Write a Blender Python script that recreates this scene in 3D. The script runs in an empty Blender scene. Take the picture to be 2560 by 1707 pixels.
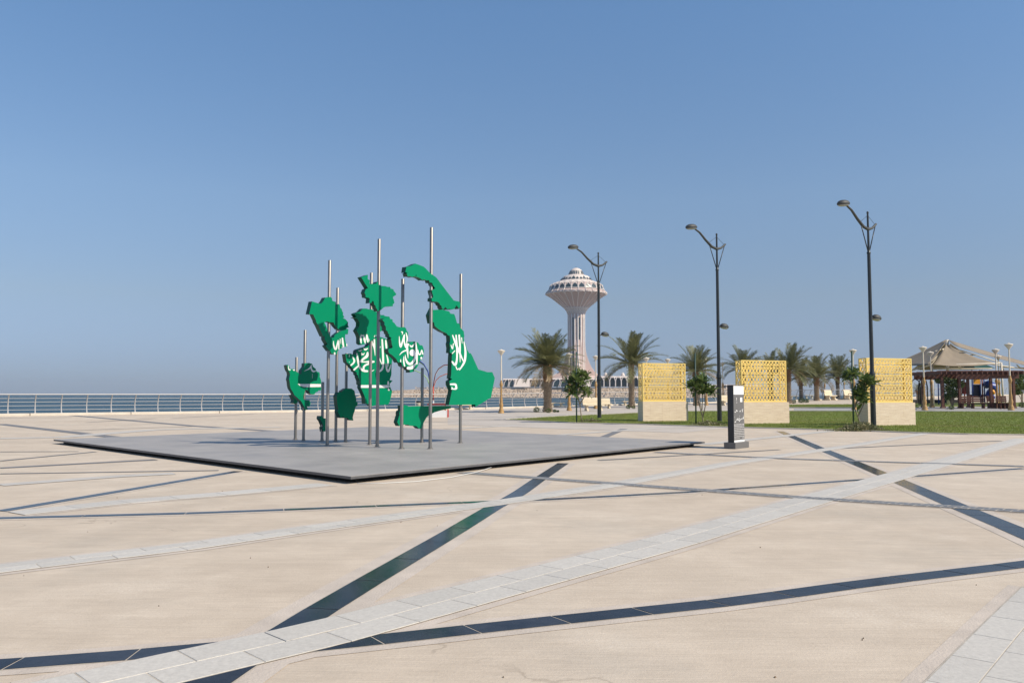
import bpy, bmesh, math, random
import numpy as np
from mathutils import Vector, Matrix
random.seed(7); RNG = np.random.default_rng(7)
R = math.radians
scene = bpy.context.scene
col = scene.collection

# ------------------------------------------------------------------ camera, sky, sun, exposure
FPX, CX, CY, HZ, CAMH = 2066.0, 1280.0, 853.5, 986.5, 1.5
PITCH = math.atan((HZ - CY) / FPX)
cam = bpy.data.cameras.new('camera'); cam.sensor_width = 22.3; cam.lens = 22.3 * FPX / 2560
cam.clip_start = 0.1; cam.clip_end = 60000
cam_o = bpy.data.objects.new('camera', cam); col.objects.link(cam_o)
cam_o.location = (0, 0, CAMH); cam_o.rotation_euler = (R(90) + PITCH, 0, 0)
scene.camera = cam_o

SUN_EL, SUN_AZ = R(42), R(180 - 64)          # azimuth clockwise from +Y (sun behind, to the right)
SDIR = Vector((math.sin(SUN_AZ) * math.cos(SUN_EL), math.cos(SUN_AZ) * math.cos(SUN_EL), math.sin(SUN_EL)))
world = bpy.data.worlds.new('World'); scene.world = world; world.use_nodes = True
wn = world.node_tree.nodes; wl = world.node_tree.links
sky = wn.new('ShaderNodeTexSky'); sky.sky_type = 'NISHITA'; sky.sun_disc = False
sky.sun_elevation = SUN_EL; sky.sun_rotation = SUN_AZ
sky.altitude = 0; sky.air_density = 1.0; sky.dust_density = 0.3; sky.ozone_density = 6.0
tcw = wn.new('ShaderNodeTexCoord'); sxyz = wn.new('ShaderNodeSeparateXYZ'); wl.new(tcw.outputs['Generated'], sxyz.inputs[0])
rmp = wn.new('ShaderNodeValToRGB'); wl.new(sxyz.outputs[2], rmp.inputs[0])          # grey-blue sea haze all round the horizon
e = rmp.color_ramp.elements; e[0].position = 0.0; e[0].color = (.33, .42, .66, 1); e[1].position = .43; e[1].color = (1.0, 1.05, 1.0, 1)
for pos, c in ((.04, (.44, .465, .63)), (.112, (.71, .615, .60)), (.228, (.96, .86, .78))):
    k = e.new(pos); k.color = (*c, 1)
mxw = wn.new('ShaderNodeMix'); mxw.data_type = 'RGBA'; mxw.blend_type = 'MULTIPLY'; mxw.inputs[0].default_value = 1
wl.new(sky.outputs[0], mxw.inputs[6]); wl.new(rmp.outputs[0], mxw.inputs[7]); wl.new(mxw.outputs[2], wn['Background'].inputs[0])
wn['Background'].inputs[1].default_value = 0.15
sun = bpy.data.lights.new('sun', 'SUN'); sun.energy = 5.0; sun.angle = R(0.55); sun.color = (1.0, 0.89, 0.72)
sun_o = bpy.data.objects.new('sun', sun); col.objects.link(sun_o)
sun_o.rotation_euler = SDIR.to_track_quat('Z', 'Y').to_euler(); sun_o.location = (20, -20, 40)
vs = scene.view_settings; vs.view_transform = 'Standard'; vs.look = 'None'; vs.gamma = 1; vs.exposure = 0.0
vs.use_curve_mapping = False

# ------------------------------------------------------------------ geometry helpers
def terrain(x, y):                       # flat plaza, rising gently towards the far right
    q = .8 * x + .6 * y
    if q < 40: return 0.0
    if q < 48: return 0.0104 * (q - 40) ** 2 / 16
    return 0.0104 * (q - 44)
def ray(px, py):
    x, v = (px - CX) / FPX, (CY - py) / FPX
    return Vector((x, math.cos(PITCH) - v * math.sin(PITCH), math.sin(PITCH) + v * math.cos(PITCH)))
def G(px, py, z=None):                   # where a line of sight meets the ground (or the level z)
    d = ray(px, py); o = Vector((0, 0, CAMH)); zz = z if z is not None else 0.0
    p = o
    for _ in range(40 if z is None else 1):
        t = (zz - CAMH) / d.z; q = o + d * t
        p = q if z is not None else (p * .5 + q * .5 if _ else q)
        if z is None: zz = terrain(p.x, p.y)
    if z is None: p.z = terrain(p.x, p.y)
    return p
def onplane(px, py, p0, n):
    d = ray(px, py); o = Vector((0, 0, CAMH))
    return o + d * ((p0 - o).dot(n) / d.dot(n))
def atY(px, py, Y):
    d = ray(px, py); return Vector((0, 0, CAMH)) + d * (Y / d.y)

class MB:
    def __init__(s): s.v = []; s.f = []
    def add(s, vs_, fs):
        b = len(s.v); s.v += [tuple(p) for p in vs_]; s.f += [tuple(i + b for i in f) for f in fs]; return s
    def box(s, c, size, rz=0, taper=1.0):
        hx, hy, hz = size[0] / 2, size[1] / 2, size[2] / 2; ca, sa = math.cos(rz), math.sin(rz); p = []
        for z in (-1, 1):
            k = taper if z > 0 else 1
            for x, y in ((-1, -1), (1, -1), (1, 1), (-1, 1)):
                a, b = x * hx * k, y * hy * k
                p.append((c[0] + a * ca - b * sa, c[1] + a * sa + b * ca, c[2] + z * hz))
        return s.add(p, [(3, 2, 1, 0), (4, 5, 6, 7), (0, 1, 5, 4), (1, 2, 6, 5), (2, 3, 7, 6), (3, 0, 4, 7)])
    def bar(s, a, b, w, h, up=(0, 0, 1)):
        a, b = Vector(a), Vector(b); d = (b - a).normalized(); u = Vector(up)
        if abs(d.dot(u)) > .98: u = Vector((1, 0, 0))
        r = d.cross(u).normalized(); u = r.cross(d); p = []
        for q in (a, b):
            for i, j in ((-1, -1), (1, -1), (1, 1), (-1, 1)): p.append(q + r * (i * w / 2) + u * (j * h / 2))
        return s.add(p, [(3, 2, 1, 0), (4, 5, 6, 7), (0, 1, 5, 4), (1, 2, 6, 5), (2, 3, 7, 6), (3, 0, 4, 7)])
    def tube(s, path, rad, seg=10, cap=True):
        path = [Vector(p) for p in path]; n = len(path)
        if not hasattr(rad, '__len__'): rad = [rad] * n
        t0 = (path[1] - path[0]).normalized(); u = Vector((0, 0, 1)) if abs(t0.z) < .9 else Vector((1, 0, 0))
        r = t0.cross(u).normalized(); vs_ = []; fs = []
        for i in range(n):
            t = (path[min(i + 1, n - 1)] - path[max(i - 1, 0)]).normalized()
            r = (r - t * r.dot(t)).normalized(); b = t.cross(r)
            for k in range(seg):
                a = 2 * math.pi * k / seg; vs_.append(path[i] + (r * math.cos(a) + b * math.sin(a)) * rad[i])
        for i in range(n - 1):
            for k in range(seg):
                k2 = (k + 1) % seg; fs.append((i * seg + k, i * seg + k2, (i + 1) * seg + k2, (i + 1) * seg + k))
        if cap: fs.append(tuple(range(seg - 1, -1, -1))); fs.append(tuple((n - 1) * seg + k for k in range(seg)))
        return s.add(vs_, fs)
    def lathe(s, prof, seg=20, c=(0, 0, 0)):
        vs_ = []; fs = []
        for r, z in prof:
            for k in range(seg):
                a = 2 * math.pi * k / seg; vs_.append((c[0] + r * math.cos(a), c[1] + r * math.sin(a), c[2] + z))
        n = len(prof)
        for i in range(n - 1):
            for k in range(seg):
                k2 = (k + 1) % seg; fs.append((i * seg + k, i * seg + k2, (i + 1) * seg + k2, (i + 1) * seg + k))
        fs.append(tuple(range(seg - 1, -1, -1))); fs.append(tuple((n - 1) * seg + k for k in range(seg)))
        return s.add(vs_, fs)
    def prism(s, pts, off):              # pts: 3D outline (counter-clockwise seen from outside), off: vector to the back face
        n = len(pts); pts = [Vector(p) for p in pts]; off = Vector(off)
        return s.add(pts + [p + off for p in pts],
                     [tuple(range(n)), tuple(range(2 * n - 1, n - 1, -1))] + [((i + 1) % n, i, n + i, n + (i + 1) % n) for i in range(n)])
    def mesh(s, name, m, smooth=False):
        me = bpy.data.meshes.new(name); me.from_pydata(s.v, [], s.f)
        if m: me.materials.append(m)
        if smooth is not False:
            me.polygons.foreach_set('use_smooth', [True] * len(me.polygons))
            if smooth is not True: me.set_sharp_from_angle(angle=R(smooth))
        me.update(); return me
    def obj(s, name, m, parent=None, smooth=False, loc=None):
        return link(name, s.mesh(name, m, smooth), parent, loc)
def link(name, me, parent=None, loc=None, rot=None):
    o = bpy.data.objects.new(name, me); col.objects.link(o); o.parent = parent
    if loc is not None: o.location = loc
    if rot is not None: o.rotation_euler = rot
    return o
def tag(o, label=None, cat=None, group=None, kind=None):
    if label: o['label'] = label
    if cat: o['category'] = cat
    if group: o['group'] = group
    if kind: o['kind'] = kind
    return o
def thing(name, loc, label, cat, group=None, rz=0):
    o = link(name, None, None, loc); o.rotation_euler = (0, 0, rz); o.empty_display_size = .2
    return tag(o, label, cat, group)
def copy_tree(src, parent=None):
    c = src.copy(); col.objects.link(c); c.parent = parent
    for ch in list(src.children): copy_tree(ch, c)
    return c
def dup(src, loc, label, group=None, rz=None, sc=None):
    c = copy_tree(src); c.location = loc; c['label'] = label
    if group: c['group'] = group
    if rz is not None: c.rotation_euler = (0, 0, rz)
    if sc: c.scale = (sc, sc, sc) if not hasattr(sc, '__len__') else sc
    return c
def px2m(p): return p.y / FPX            # metres per picture pixel at a point's distance

# ------------------------------------------------------------------ materials
def mat(name, c, rough=.6, metal=0.0, var=0.0, vscale=3.0, bump=0.0, bscale=40.0, spec=None, rvar=0.0, coat=0.0, objvar=0.0, ior=None):
    m = bpy.data.materials.new(name); m.use_nodes = True; nt = m.node_tree; N = nt.nodes; L = nt.links; b = N['Principled BSDF']
    b.inputs['Base Color'].default_value = (*c, 1); b.inputs['Roughness'].default_value = rough; b.inputs['Metallic'].default_value = metal
    if ior: b.inputs['IOR'].default_value = ior
    if spec is not None: b.inputs['Specular IOR Level'].default_value = spec
    if coat: b.inputs['Coat Weight'].default_value = coat; b.inputs['Coat Roughness'].default_value = .15
    tc = N.new('ShaderNodeTexCoord')
    src = None
    if var:
        n = N.new('ShaderNodeTexNoise'); n.inputs['Scale'].default_value = vscale; n.inputs['Detail'].default_value = 6; n.inputs['Roughness'].default_value = .65
        L.new(tc.outputs['Object'], n.inputs['Vector'])
        r = N.new('ShaderNodeValToRGB'); r.color_ramp.elements[0].position = .3; r.color_ramp.elements[1].position = .7
        r.color_ramp.elements[0].color = (*[max(0, k * (1 - var)) for k in c], 1); r.color_ramp.elements[1].color = (*[min(1, k * (1 + var)) for k in c], 1)
        L.new(n.outputs[0], r.inputs[0]); src = r.outputs[0]
        if rvar:
            mr = N.new('ShaderNodeMapRange'); mr.inputs[3].default_value = max(.02, rough - rvar); mr.inputs[4].default_value = min(1, rough + rvar)
            L.new(n.outputs[0], mr.inputs[0]); L.new(mr.outputs[0], b.inputs['Roughness'])
    if objvar:
        oi = N.new('ShaderNodeObjectInfo'); hs = N.new('ShaderNodeHueSaturation')
        mr = N.new('ShaderNodeMapRange'); mr.inputs[3].default_value = 1 - objvar; mr.inputs[4].default_value = 1 + objvar
        L.new(oi.outputs['Random'], mr.inputs[0]); L.new(mr.outputs[0], hs.inputs['Value'])
        if src: L.new(src, hs.inputs['Color'])
        else: hs.inputs['Color'].default_value = (*c, 1)
        src = hs.outputs[0]
    if src: L.new(src, b.inputs['Base Color'])
    if bump:
        n2 = N.new('ShaderNodeTexNoise'); n2.inputs['Scale'].default_value = bscale; n2.inputs['Detail'].default_value = 5
        L.new(tc.outputs['Object'], n2.inputs['Vector'])
        bp = N.new('ShaderNodeBump'); bp.inputs['Strength'].default_value = bump; bp.inputs['Distance'].default_value = .02
        L.new(n2.outputs[0], bp.inputs['Height']); L.new(bp.outputs[0], b.inputs['Normal'])
    return m

def concrete_material():
    m = bpy.data.materials.new('broomed_concrete'); m.use_nodes = True; nt = m.node_tree; N = nt.nodes; L = nt.links; b = N['Principled BSDF']
    tc = N.new('ShaderNodeTexCoord')
    def noise(scale, detail, vec, rough=.6):
        n = N.new('ShaderNodeTexNoise'); n.inputs['Scale'].default_value = scale; n.inputs['Detail'].default_value = detail
        n.inputs['Roughness'].default_value = rough; L.new(vec, n.inputs['Vector']); return n.outputs[0]
    def ramp(v, p0, c0, p1, c1):
        r = N.new('ShaderNodeValToRGB'); e = r.color_ramp.elements; e[0].position = p0; e[0].color = (*c0, 1); e[1].position = p1; e[1].color = (*c1, 1)
        L.new(v, r.inputs[0]); return r.outputs[0]
    def mix(mode, f, a, c):
        x = N.new('ShaderNodeMix'); x.data_type = 'RGBA'; x.blend_type = mode
        if hasattr(f, 'name'): L.new(f, x.inputs[0])
        else: x.inputs[0].default_value = f
        L.new(a, x.inputs[6]); L.new(c, x.inputs[7]); return x.outputs[2]
    mp = N.new('ShaderNodeMapping'); mp.inputs['Rotation'].default_value = (0, 0, R(36)); mp.inputs['Scale'].default_value = (.05, 1, 1)
    L.new(tc.outputs['Object'], mp.inputs[0]); st = mp.outputs[0]; ob = tc.outputs['Object']
    base = ramp(noise(.16, 6, ob), .35, (.583, .490, .386), .65, (.646, .555, .447))
    streak = ramp(noise(9, 4, st, .7), .3, (.94, .93, .92), .7, (1.04, 1.035, 1.03))
    fine = ramp(noise(60, 3, st), .25, (.90, .90, .90), .75, (1.06, 1.06, 1.06))
    blot = ramp(noise(1.1, 8, ob, .72), .42, (.86, .85, .84), .62, (1.03, 1.03, 1.03))
    c = mix('MULTIPLY', 1, base, streak); c = mix('MULTIPLY', 1, c, fine); c = mix('MULTIPLY', .65, c, blot)
    spots = ramp(noise(26, 2, ob, .5), .765, (1, 1, 1), .79, (.55, .52, .5)); c = mix('MULTIPLY', .55, c, spots)
    vor = N.new('ShaderNodeTexVoronoi'); vor.feature = 'DISTANCE_TO_EDGE'; vor.inputs['Scale'].default_value = .17
    wob = N.new('ShaderNodeTexNoise'); wob.inputs['Scale'].default_value = 1.4; wob.inputs['Detail'].default_value = 8; L.new(ob, wob.inputs['Vector'])
    va = N.new('ShaderNodeMix'); va.data_type = 'VECTOR'; va.inputs[0].default_value = .22; L.new(ob, va.inputs[4])
    sc_ = N.new('ShaderNodeVectorMath'); sc_.operation = 'SCALE'; sc_.inputs['Scale'].default_value = 6; L.new(wob.outputs['Color'], sc_.inputs[0]); L.new(sc_.outputs[0], va.inputs[5])
    L.new(va.outputs[1], vor.inputs['Vector'])
    crack = ramp(vor.outputs['Distance'], .0006, (.62, .6, .58), .0016, (1, 1, 1))
    gate = ramp(noise(.35, 2, ob), .56, (1, 1, 1), .6, (0, 0, 0))
    one = N.new('ShaderNodeRGB'); one.outputs[0].default_value = (1, 1, 1, 1)
    crack = mix('MIX', gate, crack, one.outputs[0]) if False else mix('LIGHTEN', 1, crack, gate)
    c = mix('MULTIPLY', .6, c, crack)
    worn = ramp(noise(.55, 4, ob, .6), .56, (0, 0, 0), .66, (1, 1, 1)); grit = ramp(noise(45, 4, ob, .8), .52, (0, 0, 0), .60, (1, 1, 1))
    wm = mix('MULTIPLY', 1, worn, grit); pale = N.new('ShaderNodeRGB'); pale.outputs[0].default_value = (.74, .67, .57, 1)
    rb = N.new('ShaderNodeRGBToBW'); L.new(wm, rb.inputs[0]); sc2 = N.new('ShaderNodeMath'); sc2.operation = 'MULTIPLY'; sc2.inputs[1].default_value = .55; L.new(rb.outputs[0], sc2.inputs[0])
    c = mix('MIX', sc2.outputs[0], c, pale.outputs[0])
    grey = ramp(noise(.3, 7, ob, .68), .5, (1, 1, 1), .72, (.88, .905, .93)); c = mix('MULTIPLY', 1, c, grey)
    L.new(c, b.inputs['Base Color']); b.inputs['Roughness'].default_value = .82; b.inputs['Specular IOR Level'].default_value = .3
    h = N.new('ShaderNodeMath'); h.operation = 'ADD'; L.new(noise(70, 3, st), h.inputs[0]); L.new(noise(34, 6, ob, .7), h.inputs[1])
    bp = N.new('ShaderNodeBump'); bp.inputs['Strength'].default_value = .35; bp.inputs['Distance'].default_value = .012
    L.new(h.outputs[0], bp.inputs['Height']); L.new(bp.outputs[0], b.inputs['Normal'])
    return m

def sea_material():
    m = bpy.data.materials.new('sea_water'); m.use_nodes = True; nt = m.node_tree; N = nt.nodes; L = nt.links; b = N['Principled BSDF']
    b.inputs['Roughness'].default_value = .3; b.inputs['Specular IOR Level'].default_value = .22; b.inputs['IOR'].default_value = 1.33
    tc = N.new('ShaderNodeTexCoord'); mp = N.new('ShaderNodeMapping'); mp.inputs['Rotation'].default_value = (0, 0, R(-20)); mp.inputs['Scale'].default_value = (.5, 1, 1)
    L.new(tc.outputs['Object'], mp.inputs[0])
    def noise(s, d):
        n = N.new('ShaderNodeTexNoise'); n.inputs['Scale'].default_value = s; n.inputs['Detail'].default_value = d; L.new(mp.outputs[0], n.inputs['Vector']); return n.outputs[0]
    a = N.new('ShaderNodeMath'); a.operation = 'ADD'; L.new(noise(.55, 5), a.inputs[0]); L.new(noise(.09, 3), a.inputs[1])
    bp = N.new('ShaderNodeBump'); bp.inputs['Strength'].default_value = 1; bp.inputs['Distance'].default_value = 1.6
    L.new(a.outputs[0], bp.inputs['Height']); L.new(bp.outputs[0], b.inputs['Normal'])
    r = N.new('ShaderNodeValToRGB'); r.color_ramp.elements[0].position = .35; r.color_ramp.elements[1].position = .7
    r.color_ramp.elements[0].color = (.020, .050, .066, 1); r.color_ramp.elements[1].color = (.036, .082, .104, 1)
    L.new(noise(.02, 6), r.inputs[0]); L.new(r.outputs[0], b.inputs['Base Color'])
    return m

def travertine_material():
    m = bpy.data.materials.new('travertine'); m.use_nodes = True; nt = m.node_tree; N = nt.nodes; L = nt.links; b = N['Principled BSDF']
    tc = N.new('ShaderNodeTexCoord'); mp = N.new('ShaderNodeMapping'); mp.inputs['Scale'].default_value = (1, 1, 14); L.new(tc.outputs['Object'], mp.inputs[0])
    n = N.new('ShaderNodeTexNoise'); n.inputs['Scale'].default_value = 1.6; n.inputs['Detail'].default_value = 8; n.inputs['Roughness'].default_value = .7; L.new(mp.outputs[0], n.inputs['Vector'])
    r = N.new('ShaderNodeValToRGB'); e = r.color_ramp.elements; e[0].position = .32; e[0].color = (.62, .48, .35, 1); e[1].position = .62; e[1].color = (.80, .67, .52, 1)
    L.new(n.outputs[0], r.inputs[0]); L.new(r.outputs[0], b.inputs['Base Color']); b.inputs['Roughness'].default_value = .7
    return m

def leaf_material(name, c0, c1, trans=.25, patch=None):
    m = bpy.data.materials.new(name); m.use_nodes = True; nt = m.node_tree; N = nt.nodes; L = nt.links; b = N['Principled BSDF']
    g = N.new('ShaderNodeNewGeometry'); r = N.new('ShaderNodeValToRGB'); r.color_ramp.elements[0].color = (*c0, 1); r.color_ramp.elements[1].color = (*c1, 1)
    L.new(g.outputs['Random Per Island'], r.inputs[0]); colr = r.outputs[0]; b.inputs['Roughness'].default_value = .5
    if patch:                                                            # drier, browner areas
        n = N.new('ShaderNodeTexNoise'); n.inputs['Scale'].default_value = .32; n.inputs['Detail'].default_value = 7; n.inputs['Roughness'].default_value = .7; tc = N.new('ShaderNodeTexCoord'); L.new(tc.outputs['Object'], n.inputs['Vector'])
        q = N.new('ShaderNodeValToRGB'); q.color_ramp.elements[0].position = .45; q.color_ramp.elements[0].color = (0, 0, 0, 1); q.color_ramp.elements[1].position = .68; q.color_ramp.elements[1].color = (.75, .75, .75, 1); L.new(n.outputs[0], q.inputs[0])
        x = N.new('ShaderNodeMix'); x.data_type = 'RGBA'; L.new(q.outputs[0], x.inputs[0]); L.new(colr, x.inputs[6]); x.inputs[7].default_value = (*patch, 1); colr = x.outputs[2]
    L.new(colr, b.inputs['Base Color']); t = N.new('ShaderNodeBsdfTranslucent'); L.new(colr, t.inputs[0]); mx = N.new('ShaderNodeMixShader'); mx.inputs[0].default_value = trans
    L.new(b.outputs[0], mx.inputs[1]); L.new(t.outputs[0], mx.inputs[2]); L.new(mx.outputs[0], N['Material Output'].inputs[0])
    return m

M = dict(
    concrete=concrete_material(), sea=sea_material(), travertine=travertine_material(),
    margin=mat('trowelled_margin', (.545, .470, .395), .8, var=.14, vscale=2.2, bump=.25, bscale=60),
    joint=mat('joint_mortar', (.46, .41, .34), .9, var=.2, vscale=5),
    granite=mat('light_granite', (.555, .520, .462), .6, var=.12, vscale=38, objvar=.06, bump=.08, bscale=90),
    granite_far=mat('light_granite_far', (.545, .505, .445), .6, var=.08, vscale=2.0),
    black=mat('black_granite', (.022, .023, .029), .17, var=.6, vscale=3.0, rvar=.08, objvar=.25, ior=1.19),
    greystrip=mat('grey_granite_far', (.19, .185, .185), .65, var=.2, vscale=2),
    cobble=mat('cobble_granite', (.20, .20, .20), .6, var=.25, vscale=14, objvar=.15),
    slab=mat('grey_slab', (.345, .322, .298), .55, var=.17, vscale=.7, bump=.1, bscale=30, rvar=.12),
    slab_edge_shaded=mat('slab_edge_shaded', (.10, .10, .105), .5, var=.2, vscale=3), recess=mat('dark_recess', (.015, .015, .016), .8),  # slab edge darkened: the shade on the plinth side is in its colour
    green=mat('green_paint', (.001, .228, .108), .34, var=.05, vscale=1.2, spec=.12, rvar=.05), green_edge_shade=mat('green_edge_painted_shade', (.002, .060, .038), .4, var=.06, vscale=2),  # second green is darkened to paint shade onto the plate sides
    white=mat('white_paint', (.80, .80, .78), .45), steel=mat('brushed_steel', (.30, .28, .255), .46, .9, var=.10, vscale=4, rvar=.08),
    rail=mat('painted_rail', (.47, .46, .45), .45, .2), kerb=mat('kerb_concrete', (.60, .54, .45), .8, var=.1, vscale=1, bump=.2, bscale=20),
    dark=mat('dark_lamp_paint', (.022, .026, .028), .38, var=.2, vscale=3), lampgrey=mat('lamp_grey', (.055, .058, .058), .6), glass=mat('lamp_glass', (.40, .40, .37), .25),
    gold=mat('gold_screen', (.95, .69, .21), .42, var=.05, vscale=2), gold_edge=mat('gold_screen_edge', (.70, .42, .10), .4),
    totem=mat('totem_grey', (.135, .132, .130), .5), totem_side=mat('totem_side', (.028, .028, .032), .4),
    cream=mat('cream_paint', (.70, .62, .50), .5, var=.06, vscale=4), ochre=mat('ochre_base', (.42, .25, .09), .5, var=.25, vscale=9),
    bench=mat('cream_concrete', (.66, .56, .40), .75, var=.09, vscale=3, bump=.15), binblack=mat('bin_lid', (.02, .02, .02), .5),
    soil=mat('soil', (.17, .12, .08), .95, var=.3, vscale=8, bump=.4, bscale=20),
    lawn=mat('lawn_turf', (.15, .185, .03), .9, var=.30, vscale=.9, bump=.5, bscale=60),
    trunk=mat('palm_trunk', (.36, .28, .20), .9, var=.4, vscale=6), bark=mat('thin_bark', (.27, .22, .16), .85, var=.2, vscale=9),
    boots=mat('palm_boots', (.27, .155, .08), .9, var=.35, vscale=7), stake=mat('green_stake', (.012, .05, .04), .5),
    frond=leaf_material('palm_frond', (.095, .105, .036), (.24, .24, .10), .25), deadfrond=leaf_material('dead_frond', (.22, .15, .075), (.34, .25, .13), .15),
    rachis=mat('palm_rachis', (.17, .17, .07), .6), leaf=leaf_material('plumeria_leaf', (.045, .09, .02), (.20, .26, .075), .3),
    bush=leaf_material('bush_leaf', (.035, .07, .015), (.10, .14, .04), .2), cover=leaf_material('cover_leaf', (.11, .14, .05), (.30, .26, .13), .2),
    grass=leaf_material('grass_blade', (.165, .225, .024), (.29, .345, .06), .25, (.25, .20, .08)),
    tower=mat('tower_pink', (.56, .43, .385), .75, var=.05, vscale=.05), towerlight=mat('tower_pale', (.72, .62, .55), .7), towerrib=mat('tower_rib', (.78, .70, .65), .7),
    towerglass=mat('tower_glass', (.030, .055, .068), .3), rock=mat('revetment_rock', (.43, .34, .26), .9, var=.38, vscale=.5, bump=1, bscale=.6),
    red=mat('red_paint', (.60, .05, .02), .4), orange=mat('orange_paint', (.75, .16, .06), .4), darkred=mat('dark_red_paint', (.22, .02, .015), .5),
    blue=mat('blue_paint', (.02, .06, .32), .4), lime=mat('lime_paint', (.35, .55, .22), .5), navy=mat('navy_panel', (.012, .016, .06), .5), yellow=mat('yellow_plastic', (.75, .33, .02), .45),
    wood=mat('pergola_wood', (.088, .027, .014), .55, var=.2, vscale=3), canvas=mat('canopy_fabric', (.26, .212, .155), .9, var=.08, vscale=.8), dkgreen=mat('dark_green_roof', (.02, .07, .04), .5),
    cable=mat('cable', (.65, .65, .62), .5), paving=mat('grey_paving', (.36, .345, .33), .85, var=.1, vscale=.6, bump=.2, bscale=20),
    promenade=mat('promenade_concrete', (.50, .445, .385), .85, var=.14, vscale=.35, bump=.2, bscale=20),
    rubber=mat('dark_edging', (.03, .03, .035), .8),
)
# ------------------------------------------------------------------ the ground, the sea wall and the sea
RL0 = Vector((-34.0, 59.6, 0)); RD = Vector((.785, .62, 0)).normalized(); RN = Vector((RD.y, -RD.x, 0))   # line of the railing, and the way inland
g = MB(); S0, S1, T0, T1, ST = -130, 330, -.55, 150, 2.5
ss = np.arange(S0, S1 + .1, ST); tt = [T0, 0, .6] + list(np.arange(2.5, T1 + .1, ST))
for t in tt:
    for s_ in ss:
        p = RL0 + RD * float(s_) + RN * float(t); g.v.append((p.x, p.y, terrain(p.x, p.y)))
W_ = len(ss)
for j in range(len(tt) - 1):
    for i in range(W_ - 1): g.f.append((j * W_ + i, (j + 1) * W_ + i, (j + 1) * W_ + i + 1, j * W_ + i + 1))
g.f = [f[::-1] for f in g.f]
plaza = tag(g.obj('plaza', M['concrete'], smooth=True), 'pale pinkish beige broomed concrete plaza', kind='structure')
w = MB(); a = RL0 + RD * S0 + RN * T0; b_ = RL0 + RD * S1 + RN * T0
pts = [RL0 + RD * float(s_) + RN * T0 for s_ in ss]
w.v = [(p.x, p.y, terrain(p.x, p.y)) for p in pts] + [(p.x, p.y, -3) for p in pts]
w.f = [(i, i + 1, W_ + i + 1, W_ + i) for i in range(W_ - 1)]
tag(w.obj('sea_wall', M['kerb']), 'concrete face of the sea wall under the railing', 'sea wall')
sea = MB(); SEA_Z = -.8
sea.add([(-7000, -200, SEA_Z), (7000, -200, SEA_Z), (7000, 8000, SEA_Z), (-7000, 8000, SEA_Z)], [(0, 1, 2, 3)])
tag(sea.obj('sea', M['sea']), 'calm blue sea reaching to the horizon', kind='structure')

# ---- inlaid strips of the plaza: every strip is a line of tiles on a mortar bed
def polyline(pts): return [Vector((p.x, p.y, 0)) for p in (G(*q, 0) for q in pts)]
def resample(pl, step):
    out = [pl[0].copy()]; acc = 0.0
    for a, b in zip(pl, pl[1:]):
        L = (b - a).length; d = step - acc
        while d <= L: out.append(a + (b - a) * (d / L)); d += step
        acc = L - (d - step)
    if (out[-1] - pl[-1]).length > .05: out.append(pl[-1].copy())
    return out
def side(pl, i):
    a, b = pl[max(i - 1, 0)], pl[min(i + 1, len(pl) - 1)]; d = (b - a).normalized(); return Vector((-d.y, d.x, 0))
def ribbon(pl, w0, w1, z0, z1=None):
    m = MB(); n = len(pl)
    for i in range(n):
        s_ = side(pl, i); a, b = pl[i] + s_ * w0, pl[i] + s_ * w1; m.v += [(a.x, a.y, z0), (b.x, b.y, z0)]
    m.f = [(2 * i, 2 * i + 2, 2 * i + 3, 2 * i + 1)[::-1] for i in range(n - 1)]
    return m
counts = {}
def far_strip(name, pts, w, m, z=.005):
    ribbon(resample(polyline(pts), 2.0), -w / 2, w / 2, z).obj(name, m, plaza)
def tile_strip(name, pts, w, m, rows, step, z=.006, gap=.006, margin=.10, skew=0.0, clip=None, ymax=60):
    pl = polyline(pts)
    fine = resample(pl, .5)
    if margin: ribbon(fine, -w / 2 - margin, w / 2 + margin, .0022 + z * .08).obj('margin', M['margin'], plaza)
    ribbon(fine, -w / 2 - .007, w / 2 + .007, z - .0022).obj('mortar_bed', M['joint'], plaza)
    for r_ in range(rows):
        a0, a1 = -w / 2 + w * r_ / rows, -w / 2 + w * (r_ + 1) / rows
        nodes = resample(pl, step)
        if r_ % 2: nodes = resample([pl[0] + (pl[1] - pl[0]).normalized() * step * .5] + pl[1:], step); nodes = [pl[0]] + nodes
        far = []
        for i in range(len(nodes) - 1):
            s0, s1 = side(nodes, i), side(nodes, i + 1); d = (nodes[i + 1] - nodes[i]); L_ = d.length
            if L_ < .1: continue
            d = d / L_; A, B = nodes[i] + d * gap / 2, nodes[i + 1] - d * gap / 2; h = random.uniform(0, .0012)
            q = [A + s0 * (a0 + gap / 2) , B + s1 * (a0 + gap / 2), B + s1 * (a1 - gap / 2), A + s0 * (a1 - gap / 2)]
            if skew: q[2] = q[2] + d * skew; q[3] = q[3] + d * skew
            c = (q[0] + q[2]) / 2
            if c.y < .5: continue
            k = MB(); zt = z + h
            bv = .004
            top = [Vector((p.x, p.y, zt)) + (Vector((c.x, c.y, zt)) - Vector((p.x, p.y, zt))).normalized() * bv for p in q]
            bot = [Vector((p.x, p.y, zt - .005)) for p in q]
            k.add(top + bot, [(0, 1, 2, 3), (1, 0, 4, 5), (2, 1, 5, 6), (3, 2, 6, 7), (0, 3, 7, 4)])
            key = name; counts[key] = counts.get(key, 0)
            if c.y < ymax and counts[key] < 290: k.obj(name, m, plaza); counts[key] += 1
            else: far.append(k)
        if far:
            k = MB()
            for f_ in far: k.add(f_.v, f_.f)
            tag(k.obj(name + '_run', m, plaza), kind='stuff')
BT, GT = 'black_granite_tile', 'light_granite_tile'
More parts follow.
